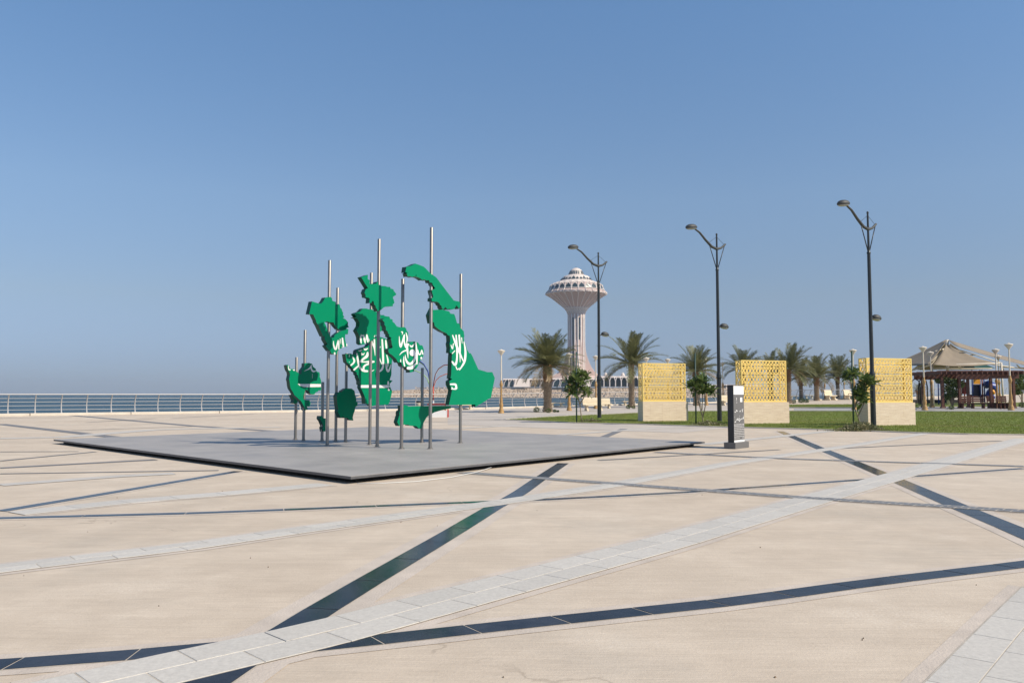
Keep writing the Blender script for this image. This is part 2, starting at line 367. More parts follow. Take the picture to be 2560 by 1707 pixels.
# black polished strips
tile_strip(BT, [(-300, 1682), (0, 1661.6), (272, 1642.5), (580, 1614)], .205, M['black'], 1, .62, skew=.05)
tile_strip(BT, [(690, 1626), (941, 1600), (1280, 1562.7), (1846, 1502.8), (2183, 1455.4), (2560, 1411), (2760, 1384)], .215, M['black'], 1, .62, z=.0062, skew=-.05)
tile_strip(BT, [(440, 1760), (727, 1571), (890, 1472), (1128, 1333), (1238, 1266), (1290, 1239), (1348, 1198), (1408, 1158)], .25, M['black'], 1, .9, z=.0064, margin=.16)
tile_strip(BT, [(1950, 1078), (2049, 1120.5), (2155, 1164), (2230, 1195), (2394.6, 1265.7), (2560, 1334), (2760, 1422)], .30, M['black'], 1, .9, z=.0064, margin=.14)
tile_strip(BT, [(0, 1278), (294, 1229), (596, 1178)], .20, M['black'], 1, 1.2, z=.0060, margin=.1)
tile_strip(BT, [(-60, 1297), (0, 1295.3), (517, 1282.2), (1197, 1255), (1302, 1252), (1688, 1232.3), (2172, 1198), (2287, 1190.6), (2560, 1170.8)], .17, M['black'], 1, 1.2, z=.0060, margin=.1)
# light granite strips, laid over the black ones
tile_strip(GT, [(80, 1752), (326, 1694), (599, 1632), (816, 1583), (1280, 1459), (1661, 1358), (2061, 1241), (2352, 1158), (2560, 1097)], .55, M['granite'], 2, .55, z=.0095, ymax=17)
tile_strip(GT, [(-120, 1437), (0, 1422), (473, 1366.6), (697, 1333.4), (1280, 1252), (1525, 1214), (1824, 1158.8), (2150, 1111), (2314, 1082.7)], .40, M['granite'], 2, .62, z=.0095, ymax=13)
tile_strip(GT, [(40, 1284), (326, 1253), (571, 1234), (815, 1211)], .45, M['granite'], 1, .7, z=.0090, ymax=13)
tile_strip(GT, [(2330, 1860), (2436, 1725), (2520, 1621), (2560, 1572), (2640, 1478)], .44, M['granite'], 2, .55, z=.0095)
for p_, w_ in (([(0, 1212.6), (190, 1196), (435, 1183.7)], .42), ([(1759, 1111), (2080, 1077)], .5), ([(1390, 1088), (1720, 1064)], .5),
               ([(0, 1096), (140, 1094), (400, 1073), (700, 1068)], .9), ([(1120, 1072), (1300, 1063)], .6)):
    far_strip('light_strip', p_, w_, M['granite_far'], .0075)
CT = 'cobble'
tile_strip(CT, [(1154, 1181), (1280, 1190.4), (1552, 1210.5), (2014, 1245), (2560, 1278.6), (2700, 1287)], .30, M['cobble'], 2, .16, z=.0120, gap=.014, margin=.06, skew=.03, ymax=12.6)
tile_strip(CT + '_row', [(1639, 1130.5), (1960, 1146.9), (2560, 1166)], .26, M['cobble'], 1, .9, z=.0118, gap=.012, margin=.05, ymax=0)
for p_, w_ in (([(0, 1129.5), (196, 1128.6)], .13), ([(0, 1152.4), (238, 1129.5)], .17), ([(0, 1170), (390, 1149)], .30), ([(0, 1184.5), (547, 1176)], .14),
               ([(0, 1060), (289, 1093)], .55), ([(181, 1038.4), (482, 1064.6), (700, 1078.6)], .55), ([(1497, 1150.7), (1949, 1124)], .16), ([(2085, 1121.5), (2504, 1101.7)], .17),
               ([(1508, 1093), (1560, 1072)], .32), ([(215, 1056), (390, 1046)], .2), ([(180, 1076), (480, 1066)], .15), ([(430, 1046), (640, 1034)], .2),
               ([(980, 1042), (1240, 1035)], .25), ([(1060, 1056), (1260, 1049)], .2), ([(1290, 1041), (1420, 1036)], .25), ([(0, 1045), (180, 1043)], .2)):
    far_strip('grey_strip', p_, w_, M['greystrip'], .0072)

# a few short pebbles and leaves lie on the concrete
peb = MB()
for i in range(45):
    y_ = 4.5 + 26 * random.random() ** 1.6; x_ = random.uniform(-.62, .62) * y_; r_ = random.uniform(.003, .007)
    a_ = random.uniform(0, 6.28); peb.box((x_, y_, .004), (r_ * 2.2, r_, .008), a_, .6)
tag(peb.obj('litter', M['soil']), 'tiny dry leaves and grit scattered on the concrete', kind='stuff')

# ------------------------------------------------------------------ the grey plinth under the sculpture
ZT = .13
pc = [G(134, 1098, ZT), G(877, 1190.6, ZT), G(1762, 1103.5, ZT)]; pc.append(pc[0] + pc[2] - pc[1])
cen = sum(pc, Vector()) / 4
pl_root = thing('plinth', (cen.x, cen.y, 0), 'low dark grey stone plinth carrying the green map pieces', 'plinth')
def shrink(k, z): return [Vector((p.x, p.y, 0)) + (Vector((cen.x - p.x, cen.y - p.y, 0)).normalized() * k) - Vector((cen.x, cen.y, 0)) + Vector((0, 0, z)) for p in pc]
def quadbox(m, a, b, za, zb):
    A, B = shrink(a, za), shrink(b, zb); m.add(A + B, [(3, 2, 1, 0), (4, 5, 6, 7), (0, 1, 5, 4), (1, 2, 6, 5), (2, 3, 7, 6), (3, 0, 4, 7)])
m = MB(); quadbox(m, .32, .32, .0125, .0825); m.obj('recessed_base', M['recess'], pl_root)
# top slabs: paved in large stones with hair joints
m = MB(); quadbox(m, 0, 0, .0825, .124); m.obj('slab_edge_shaded', M['slab_edge_shaded'], pl_root)
NU, NV = 9, 11; P0 = pc[1] - Vector((cen.x, cen.y, 0)); U = (pc[2] - pc[1]); V = (pc[0] - pc[1])
for i in range(NU):
    for j in range(NV):
        e = .0012; q = []
        for a_, b_ in ((i + e, j + e), (i + 1 - e, j + e), (i + 1 - e, j + 1 - e), (i + e, j + 1 - e)):
            p = P0 + U * (a_ / NU) + V * (b_ / NV); q.append(Vector((p.x, p.y, ZT)))
        k = MB(); k.prism(q, (0, 0, -.005)); k.obj('paving_slab', M['slab'], pl_root)
c0 = G(888, 1209, .02); cab = [G(892, 1208, .018), G(960, 1207, .014), G(1040, 1203, .014), G(1130, 1192, .016), G(1190, 1180, .02), G(1228, 1168, .035)]
ct = MB(); ct.tube([p - cab[0] for p in cab], .007, 6)
tag(ct.obj('cable', M['cable'], loc=cab[0], smooth=True), 'pale cable lying along the front edge of the plinth', 'cable')

# ------------------------------------------------------------------ the map sculpture: plates on steel poles
ALPHA = R(50); PN = Vector((math.sin(ALPHA), -math.cos(ALPHA), 0)); TH = .155
def catmull(pts, w, n=6):
    P = [pts[0]] + list(pts) + [pts[-1]]; Wd = [w[0]] + list(w) + [w[-1]]; o = []
    for i in range(1, len(P) - 2):
        for k in range(n):
            t = k / n; f = lambda a, b, c, d: .5 * (2 * b + (c - a) * t + (2 * a - 5 * b + 4 * c - d) * t * t + (3 * b - a - 3 * c + d) * t ** 3)
            o.append((f(P[i - 1][0], P[i][0], P[i + 1][0], P[i + 2][0]), f(P[i - 1][1], P[i][1], P[i + 1][1], P[i + 2][1]), max(3, f(Wd[i - 1], Wd[i], Wd[i + 1], Wd[i + 2]))))
    o.append((pts[-1][0], pts[-1][1], w[-1])); return o
def stroke_outline(pts, w):
    s_ = catmull(pts, w) if len(pts) > 1 else [(pts[0][0], pts[0][1] - 1, w[0]), (pts[0][0], pts[0][1] + 1, w[0])]
    Lf, Rt = [], []
    for i in range(len(s_)):
        a, b = s_[max(i - 1, 0)], s_[min(i + 1, len(s_) - 1)]; dx, dy = b[0] - a[0], b[1] - a[1]; l = math.hypot(dx, dy) or 1; nx, ny = -dy / l, dx / l
        Lf.append((s_[i][0] + nx * s_[i][2] / 2, s_[i][1] + ny * s_[i][2] / 2)); Rt.append((s_[i][0] - nx * s_[i][2] / 2, s_[i][1] - ny * s_[i][2] / 2))
    return Lf, Rt
def piece(pole, top, plate, o, s, strokes, polys, label, leftmost=False):
    base = G(pole[0], pole[1], ZT); base.z = ZT
    tp = onplane(pole[0], top, base, Vector((0, -1, 0))); H = tp.z - ZT
    root = thing('map_sculpture', base, label, 'sculpture', 'green map pieces on steel poles')
    m = MB(); m.lathe([(.085, 0), (.085, .012), (.05, .018), (.05, .05), (.0435, .055), (.0435, H - .01), (.038, H)], 16); m.obj('pole', M['steel'], root, 40)
    front = base + PN * (TH / 2)
    conv = lambda q, off=0: onplane(o[0] + q[0] / s, o[1] + q[1] / s, front + PN * off, PN) - base
    P = [conv(q) for q in plate]
    tdir = Vector((math.cos(ALPHA), math.sin(ALPHA), 0)); A2 = sum((P[i].dot(tdir) * P[(i + 1) % len(P)].z - P[(i + 1) % len(P)].dot(tdir) * P[i].z) for i in range(len(P)))
    if A2 < 0: P = P[::-1]
    m = MB(); m.prism(P, -PN * TH); me = m.mesh('plate', M['green']); me.materials.append(M['green_edge_shade'])
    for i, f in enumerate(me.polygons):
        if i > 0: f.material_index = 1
    pl = link('plate', me, root)
    if strokes or polys:
        m = MB(); j = 0
        for pts, w in strokes:
            if not hasattr(w, '__len__'): w = [w] * len(pts)
            Lf, Rt = stroke_outline(pts, w); n = len(Lf); off = .0025 + .0004 * (j % 4); j += 1
            vs_ = [conv(q, off) for q in Lf] + [conv(q, off) for q in Rt]
            fs = [(i, i + 1, n + i + 1, n + i) for i in range(n - 1)]
            # round ends
            for e, sg in ((0, -1), (n - 1, 1)):
                mx, my = (Lf[e][0] + Rt[e][0]) / 2, (Lf[e][1] + Rt[e][1]) / 2; hx, hy = (Lf[e][0] - mx), (Lf[e][1] - my); b0 = len(vs_)
                dx, dy = (hy, -hx) if sg > 0 else (-hy, hx)
                for a in (math.pi / 4, math.pi / 2, 3 * math.pi / 4):
                    vs_.append(conv((mx + hx * math.cos(a) + dx * math.sin(a), my + hy * math.cos(a) + dy * math.sin(a)), off))
                fs.append((e, b0, b0 + 1, b0 + 2, n + e))
            m.add(vs_, fs)
        for q in polys: m.add([conv(k, .0045) for k in q], [tuple(range(len(q)))])
        m.obj('lettering', M['white'], pl)
    return root
EL = lambda cx, cy, rx, ry: [(cx + rx * math.cos(a * math.pi / 9), cy + ry * math.sin(a * math.pi / 9)) for a in range(18)]
def wmark(x, y, w, h, t): return ([(x, y), (x + w * .12, y + h), (x + w * .45, y + h * .35), (x + w * .6, y + h), (x + w, y + h * .1)], [t, t * 1.2, t * .8, t * 1.2, t])

piece((817.8, 1114), 650.8, [(245,180),(440,240),(480,225),(525,170),(570,85),(700,70),(740,110),(742,165),(830,195),(833,300),(890,245),(930,270),(935,330),(975,370),(985,420),(1010,460),(1003,510),(1040,570),(1000,590),(1065,615),(1130,690),(1125,760),(1150,815),(1100,830),(1060,880),(960,893),(880,850),(800,760),(775,700),(720,690),(670,690),(620,668),(580,682),(550,690),(600,800),(640,940),(700,1040),(740,1100),(730,1160),(750,1300),(720,1340),(675,1395),(575,1265),(625,1230),(555,1110),(555,1040),(515,1030),(395,760),(345,680),(345,650),(275,500),(175,490)],
      (755, 735), 9.8, [], [], 'plain green map piece with a long drooping left arm, high on its pole')
piece((839.2, 1103.3), 719.6, [(700,1100),(720,1070),(780,1065),(800,1010),(900,930),(960,905),(1060,880),(1100,850),(1138,860),(1125,985),(1100,975),(1060,990),(1055,1100),(1075,1200),(1110,1230),(1105,1290),(1020,1295),(970,1330),(920,1345),(870,1400),(862,1475),(800,1480),(715,1450),(690,1370),(650,1330),(650,1180)],
      (755, 735), 9.8, [([(772,1150),(778,1260),(825,1355),(862,1240),(895,1140),(903,1345)], [14, 34, 44, 34, 40, 26]), ([(935,1100),(950,1220)], [18, 8]), ([(990,1080),(1003,1200),(1020,1290)], [34, 48, 30]), ([(1095,1220),(1098,1265)], [22, 30]), ([(800,1440),(803,1470)], [36, 36]), ([(985,1300),(995,1305)], [22, 14])], [],
      'green map piece with white hooked strokes, half hidden behind the drooping-arm piece')
piece((942.8, 1117), 597.7, [(470,185),(710,100),(705,250),(745,275),(790,300),(770,350),(770,420),(790,440),(850,415),(910,430),(1000,415),(1055,345),(1080,375),(1065,440),(1100,460),(1145,455),(1185,490),(1260,500),(1320,500),(1400,530),(1495,530),(1515,570),(1520,610),(1560,595),(1630,630),(1625,660),(1725,790),(1700,825),(1640,860),(1605,890),(1610,960),(1640,990),(1630,1030),(1655,1060),(1650,1110),(1600,1150),(1600,1220),(1345,1235),(1270,1265),(1180,1350),(1080,1390),(1055,1400),(1035,1310),(1000,1300),(980,1200),(930,1160),(915,1050),(870,1030),(830,1100),(760,1110),(775,950),(740,920),(630,900),(625,810),(590,740),(630,620),(690,585),(710,575)],
      (870, 680), 14.25, [], [], 'plain green map piece with a pointed upper left horn, above the lettered pieces')
piece((924.1, 1111.5), 682, [(290,225),(340,190),(440,165),(530,70),(620,70),(700,90),(780,95),(870,150),(950,175),(1010,205),(1020,240),(1060,270),(1110,248),(1140,278),(1200,290),(1270,295),(1290,345),(1250,450),(1100,600),(1060,690),(960,755),(890,830),(860,900),(740,985),(700,1040),(640,1010),(580,1070),(500,1085),(440,1045),(440,880),(410,790),(350,685),(430,560),(435,460),(360,345),(275,325),(350,300)],
      (860, 765), 11.2, [([(465,850),(472,940),(482,1035)], [30, 50, 30]), ([(555,850),(575,930),(592,1028)], [40, 60, 34]), ([(640,810),(650,900),(668,1000)], [40, 66, 40]), ([(700,920),(702,980)], [12, 18]), ([(868,820),(850,862)], [14, 22]), wmark(478, 800, 80, 38, 16)], [],
      'green map piece with three white upright strokes, shadowed left flank, beside the tallest middle pole')
piece((942.6, 1107.5), 846, [(130,285),(260,270),(290,295),(385,290),(395,215),(400,195),(440,170),(510,150),(560,130),(600,120),(660,100),(680,60),(850,-100),(901,-142),(1105,-75),(1200,100),(1240,420),(1225,560),(1220,780),(1180,900),(1250,915),(1180,990),(1190,1060),(1240,1170),(1200,1350),(1170,1440),(1150,1480),(990,1490),(830,1495),(760,1525),(700,1470),(600,1460),(590,1300),(545,1190),(490,1075),(500,1020),(470,1000),(470,920),(430,830),(435,800),(395,760),(400,720),(345,690),(330,640),(270,590),(240,540),(160,475)],
      (850, 855), 9.5, [([(298,350),(338,430),(325,490),(262,548)], [22, 44, 40, 34]), ([(222,475),(222,476)], [18, 18]), ([(222,300),(220,350)], [12, 12]),
        ([(402,275),(425,430),(465,590),(545,672),(648,690)], [26, 48, 44, 52, 46]), ([(335,655),(395,600),(440,560)], [40, 38, 22]),
        ([(655,250),(640,330),(560,395),(490,452)], [40, 66, 50, 40]), ([(480,465),(600,470),(720,470),(805,465)], [44, 30, 66, 40]), ([(690,515),(600,550),(562,600),(565,655)], [46, 40, 44, 40]), ([(735,285),(750,330)], [20, 30]),
        wmark(508, 255, 70, 50, 18), ([(440,205),(480,208),(522,185)], [14, 30, 12]), ([(560,150),(605,178),(658,150)], [16, 44, 20]), ([(738,698),(775,680),(810,655)], [22, 20, 8]),
        ([(748,-24),(816,146),(833,320)], [46, 34, 10]), ([(816,-58),(822,100),(826,247)], [36, 34, 16]), ([(905,300),(950,420),(1000,540)], [26, 26, 14]), ([(909,-75),(922,44)], [24, 16]),
        ([(1002,-58),(1018,250),(1025,540),(990,650),(910,715)], [36, 46, 44, 48, 26]), wmark(902, 105, 58, 36, 14), ([(1087,-41),(1096,60),(1104,150)], [30, 46, 34]), ([(1110,310),(1140,450),(1132,600)], [22, 36, 14]), ([(1092,510),(1103,620),(1142,695),(1182,620),(1205,535)], [14, 34, 46, 34, 12]),
        ([(1145,940),(1145,1000)], [34, 44]), ([(1150,1050),(1186,1058)], [40, 24]), ([(1150,1090),(1158,1135),(1185,1128)], [22, 34, 18])],
      [[(490,1020),(1130,1020),(1140,1060),(1130,1085),(485,1085)]], 'broad green map piece lettered white above a white sword hilt, behind two poles')
piece((1003.5, 1121.7), 697.4, [(155,190),(215,150),(340,165),(405,180),(410,240),(450,265),(510,350),(590,375),(690,365),(740,400),(748,450),(785,500),(790,600),(780,680),(775,745),(830,745),(855,725),(960,720),(1000,740),(1030,745),(1075,810),(1135,815),(1165,890),(1175,950),(1160,1080),(1120,1165),(1050,1195),(1040,1290),(1010,1350),(970,1395),(935,1400),(930,1460),(830,1480),(830,1430),(775,1400),(770,1330),(690,1345),(640,1310),(635,1270),(600,1225),(545,1235),(515,1190),(500,1150),(385,1045),(340,1020),(310,990),(300,920),(330,890),(380,890),(410,860),(385,780),(380,715),(360,660),(380,630),(325,600),(325,540),(295,530),(285,470),(245,450),(240,360),(205,310),(210,260)],
      (940, 780), 9.8, [([(570,598),(578,740),(605,848),(642,740),(695,565)], [12, 32, 46, 34, 40]), ([(695,565),(690,720),(740,865),(785,815)], [36, 34, 44, 30]), ([(738,510),(765,640),(750,745)], [20, 36, 20]), ([(750,770),(800,790)], [24, 30]), ([(752,800),(772,960),(785,1130)], [56, 44, 10]),
        ([(622,485),(650,495),(640,558)], [20, 28, 6]), ([(580,1048),(645,978),(730,940)], [12, 28, 34]), ([(830,815),(880,845),(938,772)], [22, 44, 12]),
        ([(955,1000),(955,1130),(870,1258),(785,1250),(730,1150),(716,1048)], [40, 52, 62, 56, 36, 10]), ([(683,1090),(680,1220),(702,1320)], [16, 34, 30]), ([(605,1160),(605,1215)], [18, 26]), ([(785,1372),(885,1355),(972,1265)], [70, 78, 30]), ([(972,742),(998,980),(1003,1270)], [26, 46, 30]),
        ([(1025,935),(1045,1025),(1090,1030),(1120,930),(1148,1030)], [22, 36, 30, 20, 28]), ([(1110,1115),(1110,1135)], [42, 42])], [EL(893, 995, 72, 82)],
      'green map piece with flowing white lettering, tapering to the lower right')
piece((1075.4, 1121.7), 569, [(235,190),(320,180),(370,160),(430,130),(485,100),(600,140),(715,185),(780,240),(900,370),(1070,485),(1110,535),(1200,660),(1560,1130),(1640,1150),(1725,1165),(1755,1270),(1710,1368),(1640,1265),(1575,1370),(1500,1390),(1430,1360),(1395,1390),(1325,1315),(1265,1385),(1225,1340),(1215,1280),(1175,1255),(1160,1210),(1090,1165),(1050,1170),(945,1150),(945,1070),(980,1050),(985,1000),(965,940),(945,850),(1045,795),(985,710),(965,690),(970,655),(920,625),(890,640),(870,565),(800,570),(720,540),(690,565),(640,525),(580,490),(500,470),(520,440),(515,400),(485,470),(440,460),(410,480),(340,455),(270,465),(255,395),(235,375),(285,345),(210,350),(215,300),(225,240)],
      (995, 650), 11.2, [], [], 'plain green arched map piece with a ragged underside, on the tallest pole')
piece((1150.7, 1107), 685, [(165,60),(165,90),(290,80),(410,110),(430,145),(485,150),(500,185),(515,240),(530,290),(555,290),(570,320),(580,360),(630,410),(635,465),(640,490),(630,500),(635,560),(660,610),(675,680),(715,745),(735,740),(760,785),(850,985),(985,1025),(1060,1025),(1098,1115),(1040,1410),(1000,1430),(940,1470),(890,1500),(805,1545),(805,1512),(735,1515),(405,1520),(452,1300),(440,1270),(415,1210),(415,1160),(455,1130),(430,1115),(440,1060),(450,800),(455,740),(420,735),(425,660),(415,600),(425,560),(420,480),(390,470),(370,440),(300,410),(230,365),(190,330),(180,270),(140,290),(115,165)],
      (1055, 760), 6.03, [([(462,472),(530,650),(628,872)], [16, 34, 12]), ([(514,470),(527,650),(526,830),(500,915),(456,868)], [20, 26, 26, 34, 22]), ([(560,470),(572,640),(574,875)], [24, 26, 8]), ([(597,508),(605,592)], [14, 8]), ([(633,568),(655,720),(638,870),(566,990)], [12, 30, 32, 16]), ([(438,620),(460,675),(472,600),(480,598)], [12, 16, 12, 8]), ([(455,745),(495,704)], [12, 14]), ([(512,940),(532,985),(562,965)], [14, 16, 10]),
        ([(432,1208),(500,1210),(514,1240),(512,1275),(445,1278)], [24, 30, 30, 26, 14]), ([(450,1250),(462,1276)], [12, 14])], [],
      'largest green map piece at the right end, shaped like a wide boot, with white lettering')
piece((758.6, 1101.3), 825, [(205,160),(240,140),(285,180),(300,240),(330,265),(440,265),(450,330),(510,350),(545,385),(640,430),(660,300),(740,200),(745,95),(880,85),(970,115),(1000,200),(1080,265),(1085,310),(1110,345),(1190,370),(1205,460),(1195,500),(1240,610),(1240,880),(1220,920),(1165,900),(1140,950),(1080,970),(1040,1030),(960,1035),(900,1000),(850,930),(770,870),(740,1000),(700,1080),(710,1170),(740,1205),(890,1210),(920,1300),(900,1390),(810,1395),(840,1480),(750,1520),(730,1400),(690,1330),(640,1240),(520,1130),(430,1050),(390,960),(320,850),(300,760),(290,650),(270,580),(300,450),(290,370),(240,300)],
      (700, 900), 12.06, [([(255,175),(262,270),(300,292)], [20, 30, 44]), ([(390,295),(425,300)], [14, 50]), ([(722,335),(860,270),(925,215),(945,145)], [6, 34, 50, 20]), ([(945,150),(948,270),(1000,340),(1075,325)], [20, 40, 50, 30]), ([(975,415),(975,545)], [8, 8])],
      [[(535,715),(860,718),(1235,722),(1235,808),(860,815),(720,808),(600,775)]], 'green map piece with a white sword blade across it, at the left end')
piece((738.2, 1098.7), 893, [(350,1050),(400,1035),(480,1070),(580,1150),(545,1240),(505,1300),(440,1315),(400,1290),(420,1200),(375,1110)], (700, 900), 12.06, [], [],
      'small dark rounded map piece on the leftmost pole')
piece((805, 1102.5), 954.6, [(230,1000),(285,1000),(305,1060),(385,1070),(380,1430),(310,1440),(290,1320),(320,1290),(270,1160),(215,1080)], (780, 950), 11.2, [], [],
      'smallest map piece, dark and low on the shortest pole')
piece((863.7, 1104.6), 883, [(740,340),(845,335),(850,300),(960,230),(1110,235),(1190,300),(1210,420),(1240,520),(1240,600),(1280,620),(1270,720),(1215,750),(1195,870),(1165,940),(1140,1050),(1160,1130),(1060,1120),(1000,1060),(900,1060),(870,1000),(840,1060),(800,1050),(720,880),(740,820),(715,700),(700,560),(690,450)], (780, 950), 11.2, [], [],
      'shaded rounded green map piece hanging below the broad lettered one')
piece((1054.5, 1106), 919.4, [(460,320),(600,310),(680,330),(700,355),(1000,345),(2170,330),(2175,420),(1840,490),(1600,560),(1430,650),(1350,710),(1230,920),(1160,1130),(1060,1110),(985,1035),(720,1010),(715,985),(560,980),(390,1030),(320,900),(380,700),(400,650),(390,600),(410,510),(470,480)], (970, 990), 13.835, [], [],
      'low wedge-shaped green map piece stretched out to a point on the right')
# ------------------------------------------------------------------ kerb and railing along the sea
KH = .18
def rp(s_, z=0.0, t=0.0):
    p = RL0 + RD * s_ + RN * t; p.z = terrain(p.x, p.y) + z; return p
segs = np.arange(-14, 190, 6.72)
for i, s_ in enumerate(segs):                                        # cast kerb lengths with a small open joint
    k = MB(); a, b = float(s_) + .0, float(s_) + 6.72 - .06; pa, pb = rp(a), rp(b); c = (pa + pb) / 2; q = []
    prof = [(-.25, -.02), (.25, -.02), (.25, KH - .04), (.20, KH), (-.25, KH)]
    for p in (pa, pb):
        for t, z in prof: q.append(p + RN * t + Vector((0, 0, z)) - c)
    n = 5; k.add(q, [tuple(range(n - 1, -1, -1)), tuple(range(n, 2 * n))] + [(j, (j + 1) % n, n + (j + 1) % n, n + j) for j in range(n)])
    k.obj('kerb_block', M['kerb'], None, loc=c)
kerb_root = thing('kerb', rp(0), 'pale cast concrete kerb under the seaside railing', 'kerb')
bpy.context.view_layer.update()
for o in [o for o in bpy.data.objects if o.name.startswith('kerb_block')]:
    o.parent = kerb_root; o.location = o.location - kerb_root.location
rail_root = thing('railing', rp(0, KH), 'pale metal seaside railing with curved posts and five horizontal bars', 'railing')
base = rail_root.location
RH = 1.33
bow = [(0, 0), (-.09, .18), (-.15, .42), (-.14, .70), (-.04, 1.0), (.10, 1.22), (.20, RH)]       # bowed towards the water, the top leaning back over the walk
def bowp(t, z): return RN * t + Vector((0, 0, z))
pm = MB(); pm.tube([bowp(t, z) for t, z in bow], [.042] * 7, 8); pm.box((0, 0, .01), (.16, .16, .02), math.atan2(RD.y, RD.x)); post_me = pm.mesh('post', M['rail'], 40)
n_post = int((190 + 12) / 1.68)
for i in range(n_post): link('post', post_me, rail_root, rp(-12 + i * 1.68, KH) - base)
def bx(z):
    for (t0, z0), (t1, z1) in zip(bow, bow[1:]):
        if z0 <= z <= z1: return t0 + (t1 - t0) * (z - z0) / (z1 - z0)
    return bow[-1][0]
for z, r_ in ((RH + .02, .040), (1.06, .016), (.80, .016), (.53, .016), (.24, .016)):
    m = MB(); m.tube([rp(-12 + i * 3.36, KH + z) + RN * bx(min(z, RH)) - base for i in range(61)], r_, 8)
    m.obj('top_rail' if z > 1.2 else 'bar', M['rail'], rail_root, True)

# ------------------------------------------------------------------ island with the water tower across the bay
def isl(px, Y): return (px - CX) / FPX * Y
SH = 655.0
def zat(py, Y): return atY(1280, py, Y).z
ztop = zat(971, SH + 8)
out = [(884, 0), (900, .35), (960, .72), (1040, .93), (1240, 1.0), (1500, 1.0), (1920, 1.0), (1962, .4)]
m = MB()
for px, k in out:
    x = isl(px, SH); m.v += [(x, SH - 2, SEA_Z - 1), (x, SH + 10, SEA_Z + max(.2, k * (ztop - SEA_Z))), (x, SH + 200, SEA_Z + max(.2, k * (ztop - SEA_Z)))]
for i in range(len(out) - 1):
    for j in range(2): m.f.append((3 * i + j, 3 * i + 3 + j, 3 * i + 4 + j, 3 * i + 1 + j))
tag(m.obj('island', M['rock']), 'far made island with a rock-faced shore across the water', kind='structure')
# boulders of the revetment: one heap, far too many and small to pick apart
m = MB(); xs = RNG.uniform(isl(905, SH), isl(1950, SH), 2600); us = RNG.uniform(0, 1, 2600)
for x, u in zip(xs, us):
    kk = np.interp(x, [isl(p, SH) for p, _ in out], [k for _, k in out]); y = SH - 2 + 12 * u; z = SEA_Z - 1 + u * (max(.2, kk * (ztop - SEA_Z)) + 1) - .15
    r_ = random.uniform(.4, .95); m.box((x, y - .2, z), (r_ * 1.7, r_ * 1.4, r_), random.uniform(0, 3), random.uniform(.5, .8))
tag(m.obj('boulders', M['rock']), 'heaped pale boulders of the far island shore', kind='stuff')
m = MB(); root = thing('parapet', (isl(1040, SH + 12), SH + 12, ztop), 'low pale parapet with small piers along the island edge', 'parapet')
bs = root.location
for i in range(64):
    x = isl(1040, SH + 12) + i * 4.55
    k = MB(); k.box((x - bs.x, 0, .75), (.9, .9, 1.5)); k.box((x - bs.x, 0, 1.6), (1.15, 1.15, .25)); k.obj('pier', M['towerlight'], root)
k = MB(); L_ = 63 * 4.55; k.box((L_ / 2, .1, .45), (L_, .35, .7)); k.obj('wall', M['rock'], root)

# tower: a lathe body with ribs, petals, arched windows and fins
TY = 700.0; TX = isl(1441.4, TY); tz0 = zat(965, TY); sc = TY / FPX
tower = thing('water_tower', (TX, TY, tz0), 'pinkish concrete water tower flaring to a wide bowl with arched windows', 'tower')
hz = lambda cy: (965 - (660 + cy / 9.22)) * sc; rr = lambda r_: r_ / 9.22 * sc
def prof(lst): return [(rr(r_), hz(y)) for y, r_ in lst]
bowlp = [(1240, 185), (1180, 188), (1120, 200), (1060, 228), (1000, 280), (940, 355), (880, 430), (820, 500), (760, 585), (720, 645), (690, 706), (660, 706)]
shaft = [(2900, 178), (1240, 178)]
m = MB(); m.lathe(prof(shaft), 64); m.obj('shaft', M['tower'], tower, 60)
m = MB(); m.lathe(prof(bowlp), 96); m.obj('bowl', M['tower'], tower, 60)
# window drum, set back under the roof shell
m = MB(); m.lathe(prof([(660, 704), (618, 640), (612, 632), (490, 592), (470, 560)]), 96); m.obj('gallery_wall', M['tower'], tower, 50)  # darker pink paints in the shade below the windows
m = MB(); m.lathe(prof([(480, 590), (462, 565), (430, 505), (405, 440), (388, 385), (383, 372), (383, 360)]), 96); m.obj('roof', M['towerlight'], tower, 60)
m = MB(); m.lathe(prof([(386, 372), (345, 350), (300, 318), (272, 280), (255, 225), (246, 192), (244, 180)]), 72); up = m.obj('upper_drum', M['towerlight'], tower, 60)
m = MB(); m.lathe(prof([(246, 185), (205, 168), (160, 150), (118, 118), (92, 78), (78, 40), (74, 5)]), 48); dm = m.obj('dome', M['towerlight'], tower, 60)
m = MB(); m.tube([(0, 0, hz(76)), (0, 0, hz(35))], .16, 6); m.obj('mast', M['lampgrey'], tower)
NW = 26
def onrev(lst, cy, ang, out_=0.0):
    ys = [l[0] for l in lst]; rs = [l[1] for l in lst]
    if ys[0] > ys[-1]: ys, rs = ys[::-1], rs[::-1]
    r_ = rr(float(np.interp(cy, ys, rs))) + out_; return Vector((r_ * math.cos(ang), r_ * math.sin(ang), hz(cy)))
gal = [(612, 634), (490, 594), (470, 560)]; roofp = [(612, 650), (480, 600), (462, 565), (430, 505)]
